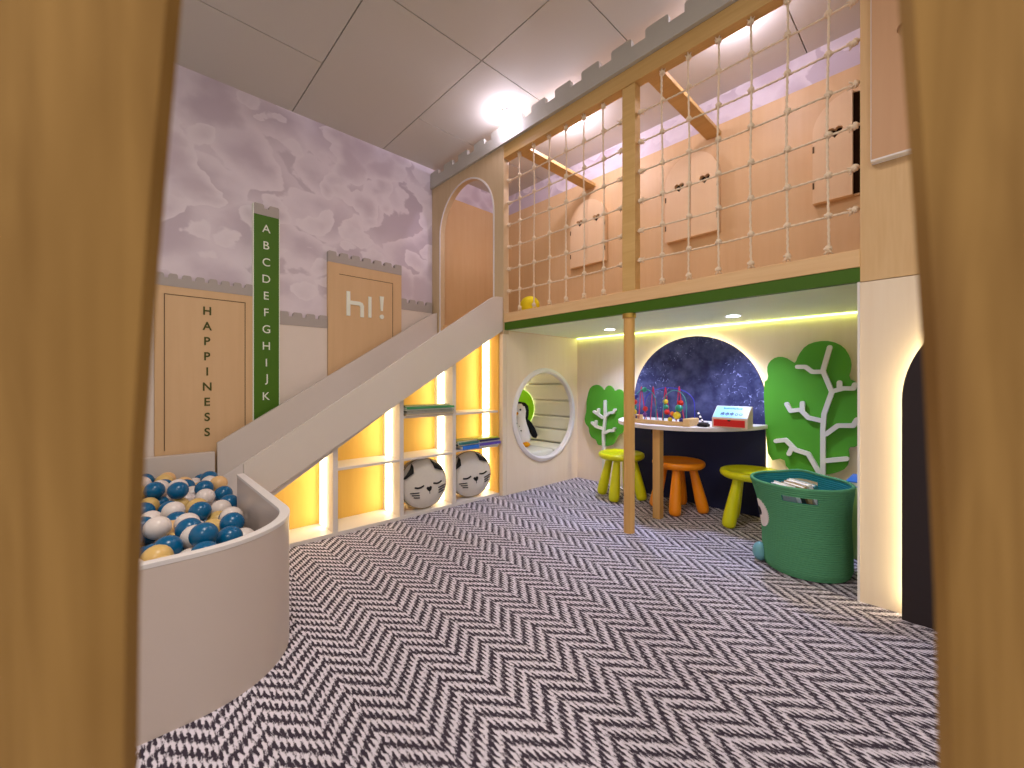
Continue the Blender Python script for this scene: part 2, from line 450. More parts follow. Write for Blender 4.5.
# right hand column and wall with lower and upper boards
MB().box(FX, FX+0.03, -1.0, 0.229, 0, 1.188).build('column_panel', M['ply_pale'], loft)
MB().box(FX, FX+0.03, -1.0, 0.229, 1.191, CZ-0.002).build('column_panel', M['ply'], loft)
MB().box(FX-0.004, FX+0.032, 0.2295, 0.2365, 0, 1.19).build('edge_trim', M['rimwhite'], loft, label='white edge band of the column')
MB().box(FX+0.03, BX-0.001, 0.205, 0.228, 0, 1.19).build('side_panel', M['ply_pale'], loft)

# board with a round hole in front of the column
bd = thing('wall_board', (1.975, -0.2, 1.612), 'peach plywood board with a round hole fixed high on the right column', 'wall panel')
MB().prism([(-0.6, 1.618), (0.194, 1.618), (0.194, 2.62), (-0.6, 2.62)], 1.965, 1.998, 'X', holes=[arc(0.1, 2.043, 0.027, 0, 2*PI*23/24, 23)]).build('panel', M['ply_rose'], bd)
MB().box(1.963, 1.999, -0.6, 0.1955, 1.612, 1.618).build('edge_strip', M['rimwhite'], bd, label='white lower edge')
MB().box(1.963, 1.999, 0.194, 0.1955, 1.618, 2.62).build('edge_strip', M['rimwhite'], bd, label='white side edge')
MB().lathe([(0, 0), (0.027, 0), (0.027, 0.004), (0, 0.004)], 24, M=Matrix.Translation((1.988, 0.1, 2.043)) @ Matrix.Rotation(PI/2, 4, 'Y')).build('hole_backing', M['panelwood'], bd)

# ------------------------------------------------------------------ rope nets
def rope(p0, p1, r=0.0044, sag=0.0):
    p0, p1 = Vector(p0), Vector(p1); L = (p1-p0).length; n = max(6, int(L/0.008))
    pts = []
    ph = random.uniform(0, 6)
    for i in range(n+1):
        t = i/n; p = p0.lerp(p1, t)
        p.x += 0.003*math.sin(t*9+ph); p.z -= sag*4*t*(1-t) if abs(p1.z-p0.z) < 0.1 else 0
        if abs(p1.z-p0.z) > 0.1: p.y += 0.003*math.sin(t*7+ph)
        pts.append(p)
    return MB().tube(pts, r, 9, lobes=3, twist=0.62)
def knot_mesh():
    mb = MB()
    for a in range(3):
        mm = Matrix.Rotation(a*PI/3+0.3, 4, 'X') @ Matrix.Rotation(0.25*a, 4, 'Z')
        ring = [mm @ Vector((0.0095*math.cos(t), 0.0108*math.sin(t), 0.003*math.sin(2*t))) for t in [2*PI*i/12 for i in range(12)]]
        mb.tube(ring, 0.0046, 6, closed=True)
    mb.ball((0, 0, 0), 0.0095, 8, 6)
    return mb
def end_mesh():
    mb = knot_mesh()
    for i in range(5):
        a = i*1.3; d = Vector((math.cos(a)*0.014, math.sin(a)*0.016, -0.022+0.004*(i % 2)))
        mb.tube([(0, 0, -0.004), d*0.6, d], [0.004, 0.0035, 0.002], 5)
    return mb
NX = FX+0.022
for bay, (ya, yb, ys, lab) in enumerate(((2.197, 1.237, NPK[:6], 'knotted beige rope net beside the arch, left of the golden net post'),
                                         (1.158, 0.229, NPK[6:], 'knotted beige rope net between the golden net post and the right column'))):
    net = thing('rope_net', (NX, (ya+yb)/2, 1.313), lab, 'net', 'rope nets closing the loft')
    zs = [1.313+(2.428-1.313)*(i+1)/7 for i in range(6)]
    for yy in ys: rope((NX, yy, 1.325), (NX, yy, 2.426)).build('vertical_rope', M['rope'], net, smooth='full')
    for zz in zs: rope((NX+0.004, ya-0.002, zz), (NX+0.004, yb+0.002, zz), sag=0.008).build('horizontal_rope', M['rope'], net, smooth='full')
    kn = knot_mesh().build('knot', M['rope'], net, smooth='full'); en = end_mesh().build('end_knot', M['rope'], net, smooth='full')
    base = Vector(net.location)
    # knot meshes were written around the world origin: shift their data back to a local origin
    for ob in (kn, en):
        for v in ob.data.vertices: v.co += base
    first = {'k': True, 'e': True}
    def put(src, key, p, rx=0.0):
        c = src if first[key] else src.copy()
        if not first[key]: COL.objects.link(c); c.parent = net
        first[key] = False
        c.location = Vector(p)-base; c.rotation_euler = (rx, random.uniform(-.3, .3), random.uniform(-.4, .4))
    for yy in ys:
        for zz in zs: put(kn, 'k', (NX+0.002, yy, zz), random.uniform(-.5, .5))
    for yy in ys:
        put(en, 'e', (NX, yy, 1.342)); put(en, 'e', (NX, yy, 2.408), PI*0.98)
    for zz in zs:
        put(en, 'e', (NX+0.004, ya-0.018, zz), -1.5); put(en, 'e', (NX+0.004, yb+0.018, zz), 1.5)

# ------------------------------------------------------------------ shutter windows of the loft
def heart(cy, cz_, s):
    pts = []
    for i in range(24):
        t = 2*PI*i/24
        pts.append((cy+s*16*math.sin(t)**3/17, cz_+s*(13*math.cos(t)-5*math.cos(2*t)-2*math.cos(3*t)-math.cos(4*t))/17))
    return pts
def window(yc, w, z0, zt, label, ajar=False):
    t = thing('shutter_window', (2.82, yc, z0), label, 'shutter window', 'heart shuttered windows of the loft')
    zs = zt-w
    arch = [(yc-w, z0), (yc+w, z0)]+arc(yc, zs, w, 0, PI, 24)
    MB().prism(arch, 2.818, 2.833, 'X').build('casing', M['panelwood'], t)
    inn = [(yc-w+.01, z0+.01), (yc+w-.01, z0+.01)]+arc(yc, zs, w-.01, 0, PI, 24)
    MB().prism(inn, 2.8165, 2.818, 'X').build('hollow', M['darkbrown'], t, label='dark hollow behind the shutters')  # dark brown sheet painted as the shade inside the window
    for sgn in (1, -1):
        if sgn > 0: poly = [(yc+.002, z0), (yc+w, z0)]+arc(yc, zs, w, 0, PI/2-0.012, 14)
        else: poly = [(yc-w, z0), (yc-.002, z0)]+arc(yc, zs, w, PI/2+0.012, PI, 14)
        mb = MB().prism(poly, 2.785, 2.8165, 'X', holes=[heart(yc+sgn*w*0.48-.008, z0+0.36, 0.036)])
        ob = mb.build('shutter', M['ply_light'], t)
        if ajar and sgn < 0:
            piv = Vector((2.8165, yc-w, 0)); R_ = Matrix.Translation(piv) @ Matrix.Rotation(math.radians(-62), 4, 'Z') @ Matrix.Translation(-piv)
            L = Vector(t.location)
            for v in ob.data.vertices: v.co = (R_ @ (v.co+L))-L
        for hz in (z0+0.08, z0+0.28):
            MB().box(2.783, 2.79, yc+sgn*(w-0.004)-0.004, yc+sgn*(w-0.004)+0.004, hz, hz+0.035).build('hinge', M['groove'], ob)
    return t
window(2.052, 0.174, 1.789, 2.32, 'arched heart shutter window beyond the left rope net')
window(1.20, 0.178, 1.799, 2.36, 'arched heart shutter window at the left of the right rope net, both shutters closed')
window(0.348, 0.174, 1.805, 2.36, 'arched heart shutter window by the right column with one shutter open', ajar=True)

# yellow ball on the deck
tag(MB().ball((2.19, 2.13, 1.313+0.07), 0.07, 24, 16, (1, 1.1, 1)).build('soft_ball', M['yellow'], smooth='full'), 'yellow soft ball lying on the loft behind the left rope net', 'ball')

# ------------------------------------------------------------------ slide
sl = thing('slide', (1.2, 2.63, 0), 'long off-white slide running from the arch down into the ball pit', 'slide')
top = [(0.402, 0.445), (1.865, 1.398), (1.90, 1.418), (1.93, 1.426), (1.986, 1.428)]
MB().prism([(0.402, 0.232), (1.986, 1.187)]+list(reversed(top)), 2.2, 2.225, 'Y').build('side_panel', M['offwhite'], sl, bevel=0.002)
MB().prism([(0.42, 0.18), (1.986, 1.15), (1.986, 1.42), (1.934, 1.404), (0.42, 0.449)], 3.05, 3.078, 'Y').build('side_panel', M['offwhite'], sl, bevel=0.002)
MB().prism([(0.41, 0.195), (0.41, 0.22), (1.7, 1.05), (1.985, 1.215), (1.985, 1.19), (1.7, 1.025)], 2.226, 3.049, 'Y').build('bed', M['white'], sl)
MB().box(0.412, 0.43, 2.236, 3.049, 0.0, 0.19).build('riser', M['offwhite'], sl)

# ------------------------------------------------------------------ cubby shelf under the slide
cu = thing('cubby_shelf', (1.2, 2.33, 0), 'stepped open cubby shelf with lit bays under the slide', 'shelf')
CY0, CY1 = 2.235, 2.45
def under(x): return 0.321+(x-0.549)*0.603-0.006
MB().box(0.46, 1.984, CY0, CY1, 0.0, 0.02).build('base', M['white'], cu, bevel=0.001)
bp = [(0.46, 0.02), (1.984, 0.02), (1.984, under(1.984)), (0.46, under(0.46))]
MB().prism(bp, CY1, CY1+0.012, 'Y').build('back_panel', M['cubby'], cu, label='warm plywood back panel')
dv = [0.822, 1.208, 1.588]
for x in dv:
    MB().prism([(x-.013, 0.02), (x+.013, 0.02), (x+.013, under(x+.013)), (x-.013, under(x-.013))], CY0, CY1, 'Y').build('divider', M['white'], cu)
for (x0, x1, z) in ((0.835, 1.195, 0.353), (1.221, 1.575, 0.353), (1.601, 1.971, 0.362), (1.221, 1.575, 0.608), (1.601, 1.971, 0.608)):
    xa = x0
    MB().box(xa, x1, CY0, CY1, z-0.007, z+0.007).build('shelf', M['white'], cu, bevel=0.001)
for x, ztop in ((0.822, 0.47), (1.208, 0.70), (1.588, 0.92), (1.984, 1.17)):
    xs = x-0.0135
    levels = {0.822: [(0.03, 0.46)], 1.208: [(0.03, 0.34), (0.366, 0.69)], 1.588: [(0.03, 0.34), (0.366, 0.595), (0.622, 0.91)], 1.984: [(0.03, 0.35), (0.375, 0.595), (0.622, 1.16)]}[x]
    for a, b in levels:
        MB().box(xs-0.010, xs-0.0005, 2.335, 2.40, a, b).build('light_strip', M['led_warm'], cu, label='glowing vertical LED strip')

MB().prism([(1.9715, 0.02), (1.984, 0.02), (1.984, under(1.984)), (1.9715, under(1.9715))], CY0, CY1, 'Y').build('end_panel', M['cubby'], cu)
# cat cushions
def cat(xc, yc, r, rz, roll, label):
    t = thing('cat_cushion', (0, 0, 0), label, 'cushion', 'round cat face cushions', 0)
    th = 0.072
    R0 = Matrix.Rotation(PI/2, 4, 'X')       # lathe axis z -> -y (face towards the viewer side)
    prof = [(0, -th), (r*.6, -th*.98), (r*.92, -th*.75), (r, -th*.4), (r*1.0, th*.4), (r*.985, th*.48), (r*.9, th*.72), (r*.6, th*.95), (r*.3, th*1.0), (0, th*1.02)]
    b = MB().lathe(prof, 48, M=R0).build('body', M['cushion'], t, smooth='full')
    def zf(x, z):
        q = min(1, math.hypot(x, z)/r)
        return -(th*(1.02-0.30*q**3)+0.0005) if q < .92 else -(th*.6)
    MB().tube([R0 @ Vector((r*1.0*math.cos(a), r*1.0*math.sin(a), th*.42)) for a in [2*PI*i/48 for i in range(48)]], 0.0035, 6, closed=True).build('piping', M['cushion_side'], b, smooth='full')
    ca, sa = math.cos(roll), math.sin(roll)
    def P3(x, z):
        X_, Z_ = x*ca-z*sa, x*sa+z*ca
        return (X_, zf(X_, Z_), Z_)
    for sg in (-1, 1):
        pts = [(sg*r*.40, r*.90), (sg*r*.95, r*.30), (sg*r*.46, r*.52)]
        e = MB(); n = 6
        grid = []
        for i in range(n+1):
            row = []
            for j in range(n+1-i):
                u, v = i/n, j/n
                x = pts[0][0]*(1-u-v)+pts[1][0]*u+pts[2][0]*v; z = pts[0][1]*(1-u-v)+pts[1][1]*u+pts[2][1]*v
                p = P3(x, z); q2 = math.hypot(p[0], p[2])/r
                row.append(e.bm.verts.new((p[0], p[1]-0.011+(0.02 if q2 > .95 else 0), p[2])))
            grid.append(row)
        for i in range(n):
            for j in range(n-i):
                e.bm.faces.new([grid[i][j], grid[i+1][j], grid[i][j+1]])
                if j < n-i-1: e.bm.faces.new([grid[i+1][j], grid[i+1][j+1], grid[i][j+1]])
        eo = e.build('ear', M['black'], t, smooth='full', label='dark folded ear')
        s_ = eo.modifiers.new('thick', 'SOLIDIFY'); s_.thickness = 0.008
        ey = MB().tube([P3(sg*(0.40+0.20*(k/6-.5)*2*.95)*r+0.1*r, (-0.06-0.05*math.sin(PI*k/6))*r) for k in range(7)], 0.0054, 6); ey.build('eye', M['black'], t, smooth='full', label='closed eye line')
        for k in range(3):
            x0, x1 = (0.44, 0.80-0.06*k)
            MB().tube([P3(sg*(x0+(x1-x0)*q/4)*r+0.1*r*(1 if sg < 0 else .6), (-0.30-0.10*k+0.06*q/4)*r) for q in range(5)], 0.0032, 5).build('whisker', M['black'], t, smooth='full')
    ns = MB(); ns.prism([(-.02*r, -.18*r), (.04*r, -.14*r), (.10*r, -.17*r), (.16*r, -.14*r), (.22*r, -.18*r), (.19*r, -.27*r), (.10*r, -.36*r), (.01*r, -.27*r)], -th*1.06, -th*0.9, 'Y', M=Matrix.Rotation(-roll, 4, 'Y'))
    ns.build('nose', M['black'], t)
    MB().tube([P3(.10*r, -.32*r), P3(.10*r, -.44*r)], 0.0022, 5).build('mouth', M['black'], t)
    t.location = (xc, yc, r+0.021); t.rotation_euler = (math.radians(-7), 0, rz)
    return t
cat(1.392, 2.318, 0.155, math.radians(-8), math.radians(6), 'round grey cat cushion in the middle bay of the shelf, under the thin magazine stack')
cat(1.772, 2.322, 0.155, math.radians(-14), math.radians(10), 'round grey cat cushion in the last bay by the corner post')

# books on the shelves
def book(x0, x1, y0, y1, z0, h, cover, pages, label, rz=0.0, group='magazines on the cubby shelf'):
    spine = any(w in label for w in ('blue magazine', 'navy magazine under', 'purple magazine', 'green magazine', 'white magazine', 'teal magazine'))
    cxb, cyb = (x0+x1)/2, (y0+y1)/2
    t = thing('magazine', (cxb, cyb, z0), label, 'magazine', group)
    mb = MB(); c = min(0.0022, h*.2)
    mb.box(x0, x1, y0, y1, z0, z0+c).box(x0, x1, y0, y1, z0+h-c, z0+h)
    if spine: mb.box(x0, x1, y0, y0+0.002, z0+c, z0+h-c)
    else: mb.box(x0, x0+0.002, y0, y1, z0+c, z0+h-c)
    mb.build('cover', cover, t)
    MB().box(x0+0.002, x1-0.002, y0+0.003, y1-0.003, z0+c, z0+h-c).build('pages', pages, t)
    t.rotation_euler = (0, 0, rz)
    return t
def cm(n, r, g, b): return plain(n, rgb(r, g, b), 0.35, 0.5, 0.02)
PG = plain('paper', rgb(246, 242, 230), 0.8, 0.2, 0.06, 90)
K = dict(green=cm('cover_green', 60, 150, 96), dark=cm('cover_dark', 50, 56, 40), white=cm('cover_white', 246, 244, 238), tan=cm('cover_tan', 190, 160, 110),
         olive=cm('cover_olive', 150, 150, 80), blue=cm('cover_blue', 50, 124, 230), purple=cm('cover_purple', 104, 84, 190), navy=cm('cover_navy', 40, 44, 100), lime=cm('cover_lime', 190, 200, 60), teal=cm('cover_teal', 60, 130, 130), red=cm('cover_red', 190, 60, 40))
z = 0.6155
for nm, h, dx, dy in (('tan', .010, 0, -.004), ('white', .011, .01, .006), ('dark', .008, -.004, -.01), ('white', .010, .004, .0), ('green', .012, 0, -.012), ('olive', .009, -.02, .01)):
    lab = {'tan': 'tan magazine at the bottom of the thin stack over the cat cushion', 'dark': 'dark magazine in the thin stack over the cat cushion', 'green': 'green magazine near the top of the thin stack in the middle bay',
           'olive': 'olive magazine topmost of the thin stack in the middle bay'}.get(nm)
    if nm == 'white': lab = 'white magazine just above the tan one in the middle bay' if abs(h-.011) < 1e-6 else 'white magazine just under the green one in the middle bay'
    book(1.226+max(0, dx), 1.568+min(0, dx), 2.218+dy, 2.322+dy, z, h, K[nm], PG, lab); z += h+0.0004
z = 0.3695
for nm, h, dx, dy, lab in (('blue', .024, 0.03, -.012, 'blue magazine at the bottom left of the stack over the last cat cushion'), ('dark', .010, 0, .0, 'dark magazine lying on the blue one in the last bay'),
                           ('teal', .013, .005, -.006, 'teal magazine on the left pile of the last bay'), ('olive', .011, -.0, .008, 'olive magazine topmost on the left pile of the last bay')):
    book(1.606+dx, 1.775, 2.218+dy, 2.325+dy, z, h, K[nm], PG, lab); z += h+0.0004
z = 0.3695
for nm, h, dx, dy, lab in (('white', .012, 0, .004, 'white magazine at the bottom right in the last bay'), ('purple', .016, .0, -.014, 'purple magazine on the right pile of the last bay'),
                           ('white', .010, 0.004, .0, 'white magazine between the purple and the navy one'), ('navy', .012, -.006, -.01, 'navy magazine under the lime one in the last bay'), ('lime', .009, -.01, .004, 'lime green magazine on top of the right pile in the last bay')):
    book(1.78, 1.97+min(0, dx), 2.218+dy, 2.325+dy, z, h, K[nm], PG, lab); z += h+0.0004

# ------------------------------------------------------------------ ball pit
pit = thing('ball_pit', (0.0, 2.1, 0), 'white curved wall ball pit at the foot of the slide', 'ball pit')
PX0 = -0.36
outer = [(0.40, 2.199), (0.40, 1.53)]+list(reversed(arc(0.12, 1.53, 0.28, -PI/2, 0, 20)))[1:]+[(PX0, 1.25), (PX0, 3.10)]
inner = [(PX0+.025, 3.10), (PX0+.025, 1.275)]+[(0.12+0.255*math.cos(a), 1.53+0.255*math.sin(a)) for a in [-PI/2+PI/2*i/20 for i in range(21)]]+[(0.375, 2.199)]
MB().prism(outer+inner, 0, 0.392, 'Z').build('wall', M['pitwhite'], pit, smooth=True, angle=30)
MB().prism([(x+(0.002 if i < len(outer) else -0.002)*(1 if x > .2 else 0), y) for i, (x, y) in enumerate(outer+inner)], 0.3925, 0.404, 'Z').build('rim', M['rimwhite'], pit, smooth=True, angle=30, bevel=0.003)
MB().box(PX0, 0.408, 3.05, 3.10, 0, 0.396).build('back_panel', M['offwhite'], pit, bevel=0.002)
MB().box(PX0+.026, 0.372, 1.9, 3.044, 0.0, 0.09).build('floor_pad', M['pad'], pit)
# drop the balls into the pit one after another
R = 0.0395
rnd = random.Random(11)
def inside(x, y):
    if x < PX0+.03+R or y < 1.278+R or y > 3.042-R: return False
    lim = 0.372 if y < 2.2+R else 0.405
    if x > lim-R: return False
    if x > 0.12 and y < 1.53: return math.hypot(x-0.12, y-1.53) < 0.253-R
    return True
cell = {}
def rest(x, y):
    zz = (0.092 if y > 1.9-R and x < .372+R else 0.002)+R
    ci, cj = int(x//.08), int(y//.08)
    for i in (ci-1, ci, ci+1):
        for j in (cj-1, cj, cj+1):
            for (a, b, c_) in cell.get((i, j), ()):
                d2 = (a-x)**2+(b-y)**2
                if d2 < 4*R*R: zz = max(zz, c_+math.sqrt(4*R*R-d2))
    return zz
balls = []
fails = 0
while fails < 60 and len(balls) < 1500:
    best = None
    for _ in range(26):
        x, y = rnd.uniform(PX0, 0.4), rnd.uniform(1.27, 3.04)
        if not inside(x, y): continue
        zz = rest(x, y)
        if best is None or zz < best[2]: best = (x, y, zz)
    lim = 0.312+0.016*math.sin(best[0]*9+best[1]*5)+0.02*math.cos(best[1]*7)+(0.012 if best[0] < 0.2 else -0.012)
    if best[2] > lim: fails += 1; continue
    balls.append(best); cell.setdefault((int(best[0]//.08), int(best[1]//.08)), []).append(best)
# a ball counts as visible when no higher ball lies over its upper half
vis = []; hid = []
for (x, y, z_) in balls:
    cover = sum(1 for (a, b, c_) in balls if c_ > z_+0.3*R and math.hypot(a-x, b-y) < 1.35*R)
    (vis if (z_ > 0.20 and cover < 2) else hid).append((x, y, z_))
vis.sort(key=lambda p: -p[2])
seen = vis[:290]; hid += vis[290:]
proto = MB().ball((0, 0, 0), R, 20, 14); pm = proto.build('ball', None, smooth='full', base=False)
ball_mesh = pm.data; bpy.data.objects.remove(pm)
cols = {}
for nm in ('blue', 'white', 'tan', 'peach'):
    me = ball_mesh.copy(); me.name = nm+'_ball'; me.materials.append(M[nm+'ball']); cols[nm] = me
def zone(x, y):
    if y > 2.62: return 'by the low back panel'
    if y > 2.05: return 'beside the foot of the slide'
    if y > 1.62: return 'in the middle of the pit'
    if x > 0.12: return 'close against the curved corner'
    return 'just behind the front rim'
placed = []
for (x, y, z_) in seen:
    near = [c_ for (a, b, e, c_) in placed if (a-x)**2+(b-y)**2+(e-z_)**2 < (2.3*R)**2]
    w = {'blue': 0.55, 'white': 0.46, 'tan': 0.22, 'peach': 0.08}
    for c_ in near: w[c_] *= 0.45
    nm = rnd.choices(list(w), list(w.values()))[0]
    placed.append((x, y, z_, nm))
    ob = bpy.data.objects.new('plastic_ball', cols[nm]); COL.objects.link(ob); ob.location = (x, y, z_)
    ob.rotation_euler = (rnd.random()*6, rnd.random()*6, 0)
    tag(ob, '%s plastic ball lying in the ball pit %s' % ({'tan': 'yellowish tan'}.get(nm, nm), zone(x, y)), 'ball', '%s balls %s' % (nm, zone(x, y)))
st = MB()
for (x, y, z_) in hid: st.ball((x, y, z_), R, 10, 6)
tag(st.build('ball_filling', M['whiteball'], smooth='full'), 'deeper layers of plastic balls under the top of the heap', 'balls', kind='stuff')

# ------------------------------------------------------------------ castle panels on the cloud wall
TW = lambda x, z: Matrix.Translation((x, 3.117, z)) @ Matrix.Rotation(PI/2, 4, 'X')
def crenel(x0, x1, z0, z1, z2, n, y0, y1):
    """strip from z0 to z1 with n merlons up to z2"""
    pts = [(x0, z0), (x1, z0)]
    w = (x1-x0)/(n+(n-1)*0.55); g = 0.55*w
    x = x1
    for i in range(n):
        pts += [(x, z2-.006), (x-.006, z2), (x-w+.006, z2), (x-w, z2-.006)]
        if i < n-1: pts += [(x-w-.003, z1), (x-w-g+.003, z1)]
        x -= w+g
    return MB().prism(pts, y0, y1, 'Y')
def groove(t, x0, x1, z0, z1):
    mb = MB(); w = 0.004
    mb.box(x0, x1, 3.1165, 3.1185, z1-w, z1).box(x0, x0+w, 3.1165, 3.1185, z0, z1-w).box(x1-w, x1, 3.1165, 3.1185, z0, z1-w)
    return mb.build('groove', M['groove'], t)
t = thing('castle_panel', (0.38, 3.127, 0.0), 'wooden castle tower panel reading HAPPINESS on the cloud wall', 'wall panel', 'castle panels')
MB().box(0.133, 0.619, 3.118, 3.137, 0.0, 1.378).build('board', M['panelwood'], t)
crenel(0.133, 0.619, 1.378, 1.425, 1.452, 8, 3.116, 3.137).build('battlement', M['grey'], t)
groove(t, 0.175, 0.578, 0.42, 1.332)
for i, ch in enumerate('HAPPINESS'):
    text_mb(ch, 0.070, 0.0012, TW(0.378, 1.254-0.0926*i), 0.0014, 0.92).build('letter', M['olive'], t)
t = thing('alphabet_panel', (0.695, 3.12, 0.0), 'tall narrow green strip lettered A to K on the cloud wall', 'wall panel', 'castle panels')
MB().box(0.622, 0.769, 3.106, 3.137, 0.0, 1.919).build('board', M['greenstrip'], t)
crenel(0.622, 0.769, 1.919, 1.965, 1.99, 2, 3.104, 3.137).build('battlement', M['grey'], t)
MB().box(0.617, 0.622, 3.104, 3.137, 0.0, 1.985).build('edge_strip', M['letterwhite'], t)
MB().box(0.769, 0.774, 3.104, 3.137, 0.0, 1.919).build('edge_strip', M['letterwhite'], t)
for i, ch in enumerate('ABCDEFGHIJK'):
    (text_mb(ch, 0.075, 0.0012, Matrix.Translation((0, -0.012, 0)) @ TW(0.694, 1.834-0.1108*i), 0.0, 0.95)).build('letter', M['letterwhite'], t)
t = thing('castle_panel', (1.385, 3.12, 0.0), 'wooden castle tower panel with a big white hi greeting on it', 'wall panel', 'castle panels')
MB().box(1.091, 1.676, 3.106, 3.137, 0.0, 1.70).build('board', M['panelwood'], t)
crenel(1.091, 1.676, 1.70, 1.75, 1.78, 7, 3.103, 3.137).build('battlement', M['grey'], t)
mb = MB(); w = .004
mb.box(1.17, 1.60, 3.1045, 3.1065, 1.618, 1.622).box(1.596, 1.60, 3.1045, 3.1065, 0.9, 1.618).build('groove', M['groove'], t)
hl = [(1.222, 1.318), (1.250, 1.318), (1.250, 1.405), (1.318, 1.405), (1.328, 1.395), (1.328, 1.318), (1.356, 1.318), (1.356, 1.405), (1.345, 1.425), (1.325, 1.434), (1.250, 1.434), (1.250, 1.502), (1.222, 1.502)]
MB().prism(hl, 3.098, 3.106, 'Y').build('letter', M['letterwhite'], t)
MB().box(1.392, 1.416, 3.098, 3.106, 1.322, 1.484).build('letter', M['letterwhite'], t)
ex = MB().prism([(1.494, 1.385), (1.510, 1.385), (1.519, 1.50), (1.485, 1.50)], 3.098, 3.106, 'Y')
ex.prism(arc(1.502, 1.338, 0.018, 0, 2*PI*15/16, 15), 3.098, 3.106, 'Y'); ex.build('exclamation_mark', M['letterwhite'], t)
for (x0, x1, z0, z1, n, lab) in ((-0.30, 0.131, 0.0, 1.30, 5, 'white castle wall panel left of the HAPPINESS board'),
                                 (0.775, 1.089, 0.0, 1.212, 4, 'white castle wall panel between the green strip and the hi board'),
                                 (1.678, 1.975, 0.0, 1.424, 4, 'white castle wall panel between the hi board and the arch')):
    t = thing('castle_panel', ((x0+x1)/2, 3.125, z0), lab, 'wall panel', 'castle panels')
    MB().box(x0, x1, 3.12, 3.137, z0, z1).build('board', M['panelwhite'], t)
    crenel(x0, x1, z1, z1+0.06, z1+0.09, n, 3.116, 3.137).build('battlement', M['grey'], t)

# ------------------------------------------------------------------ round window frame, nook and penguin
rg = MB(); prof = [(0.330, 0.004), (0.333, -0.014), (0.342, -0.020), (0.352, -0.018), (0.366, -0.010), (0.368, 0.0)]
seg = 64
rings = [[rg.bm.verts.new((cx+r*math.cos(2*PI*k/seg), 2.1995+y_, cz+r*math.sin(2*PI*k/seg))) for k in range(seg)] for r, y_ in prof+[(0.341, 0.0), (0.341, 0.02), (0.330, 0.02)]]
for a in range(len(rings)):
    A, B = rings[a], rings[(a+1) % len(rings)]
    for k in range(seg): rg.bm.faces.new([A[k], A[(k+1) % seg], B[(k+1) % seg], B[k]])
tag(rg.build('porthole_frame', M['rimwhite'], smooth=True), 'round white porthole frame in the wall beside the shelf', 'window frame')
bench = MB()
for x0 in (2.05, 2.32, 2.59):
    bench.box(x0+.002, x0+.255, 2.235, 3.09, 0.0, 0.272)
tag(bench.build('nook_bench', M['pad'], bevel=0.015), 'padded white bench inside the porthole nook', 'bench')
gd = thing('glow_disc', (2.82, 2.95, 0.35), 'glowing lime green disc on the nook wall behind the penguin', 'wall light')
MD = Matrix.Translation((2.805, 2.85, 0.572)) @ Matrix.Rotation(-PI/2, 4, 'Y')
M['limedisc'] = plain('lime_disc', rgb(150, 232, 24), 0.5, 0.3, 0.02)
MB().lathe([(0, 0), (0.178, 0), (0.18, 0.003), (0.18, 0.012), (0, 0.012)], 48, M=MD).build('disc', M['limedisc'], gd, smooth=True)
MB().tube([(2.808, 2.85+0.165*math.cos(a), 0.572+0.165*math.sin(a)) for a in [2*PI*i/36 for i in range(36)]], 0.006, 6, closed=True).build('light_strip', M['led_warm'], gd, label='LED ring behind the disc')
pg = thing('penguin_plush', (2.48, 2.54, 0.273), 'black and white penguin plush sitting in the round porthole', 'plush toy')
def pen(dx, dy, dz): return (2.5+dx, 2.52+dy, 0.273+dz)
MPW = plain('plush_white', rgb(238, 234, 236), 0.9, 0.1, 0.03); MPB = plain('plush_black', rgb(26, 28, 32), 0.9, 0.15, 0.05); MPO = plain('plush_orange', rgb(236, 160, 30), 0.8, 0.1)
# local frame: f = towards the camera, s = to the picture's right
f_ = Vector((-0.70, -0.71, 0)); s_ = Vector((0.72, -0.69, 0)); u_ = Vector((0, 0, 1))
def pv(s, f, u): return Vector((2.48, 2.54, 0.273))+s_*s+f_*f+u_*u
bd_ = MB()
prof = [(0, 0), (.07, .004), (.098, .04), (.104, .09), (.096, .15), (.08, .205), (.068, .24), (.074, .275), (.076, .305), (.066, .34), (.045, .362), (0, .372)]
bd_.lathe(prof, 28, pv(0, 0, 0)); bd_.build('body', MPW, pg, smooth='full')
hood = MB()
prof2 = [(.070, .232), (.078, .275), (.080, .305), (.070, .344), (.048, .368), (0, .379)]
hood.lathe(prof2, 28, pv(0.006, -0.012, 0)); hood.build('hood', MPB, pg, smooth='full', label='black hood')
bk = MB(); bk.ball(pv(0.012, -0.022, .13), .1, 20, 14, (1, 1, 1.25)); bk.build('back', MPB, pg, smooth='full', label='black back')
fl = MB(); fl.tube([pv(.055, .03, .235), pv(.085, .035, .19), pv(.115, .03, .13), pv(.138, .02, .085), pv(.142, .016, .072)], [.012, .026, .03, .024, .01], 12); fl.build('flipper', MPB, pg, smooth='full')
fl = MB(); fl.tube([pv(-.06, .03, .235), pv(-.09, .03, .19), pv(-.11, .03, .13), pv(-.12, .02, .09)], [.012, .024, .026, .01], 12); fl.build('flipper', MPB, pg, smooth='full')
MB().ball(pv(-.02, .062, .30), .036, 14, 10, (1, 1, 1.15)).build('face', MPW, pg, smooth='full')
for dx in (-.04, .012): MB().ball(pv(dx, .093, .315), .008, 10, 8).build('eye', MPB, pg, smooth='full')
MB().tube([pv(-.02, .088, .285), pv(-.026, .125, .275)], [.017, .002], 10).build('beak', MPO, pg, smooth='full')
for dx in (-.05, .055): MB().ball(pv(dx, .075, .022), .04, 14, 10, (1, 1, .55)).build('foot', MPO, pg, smooth='full')
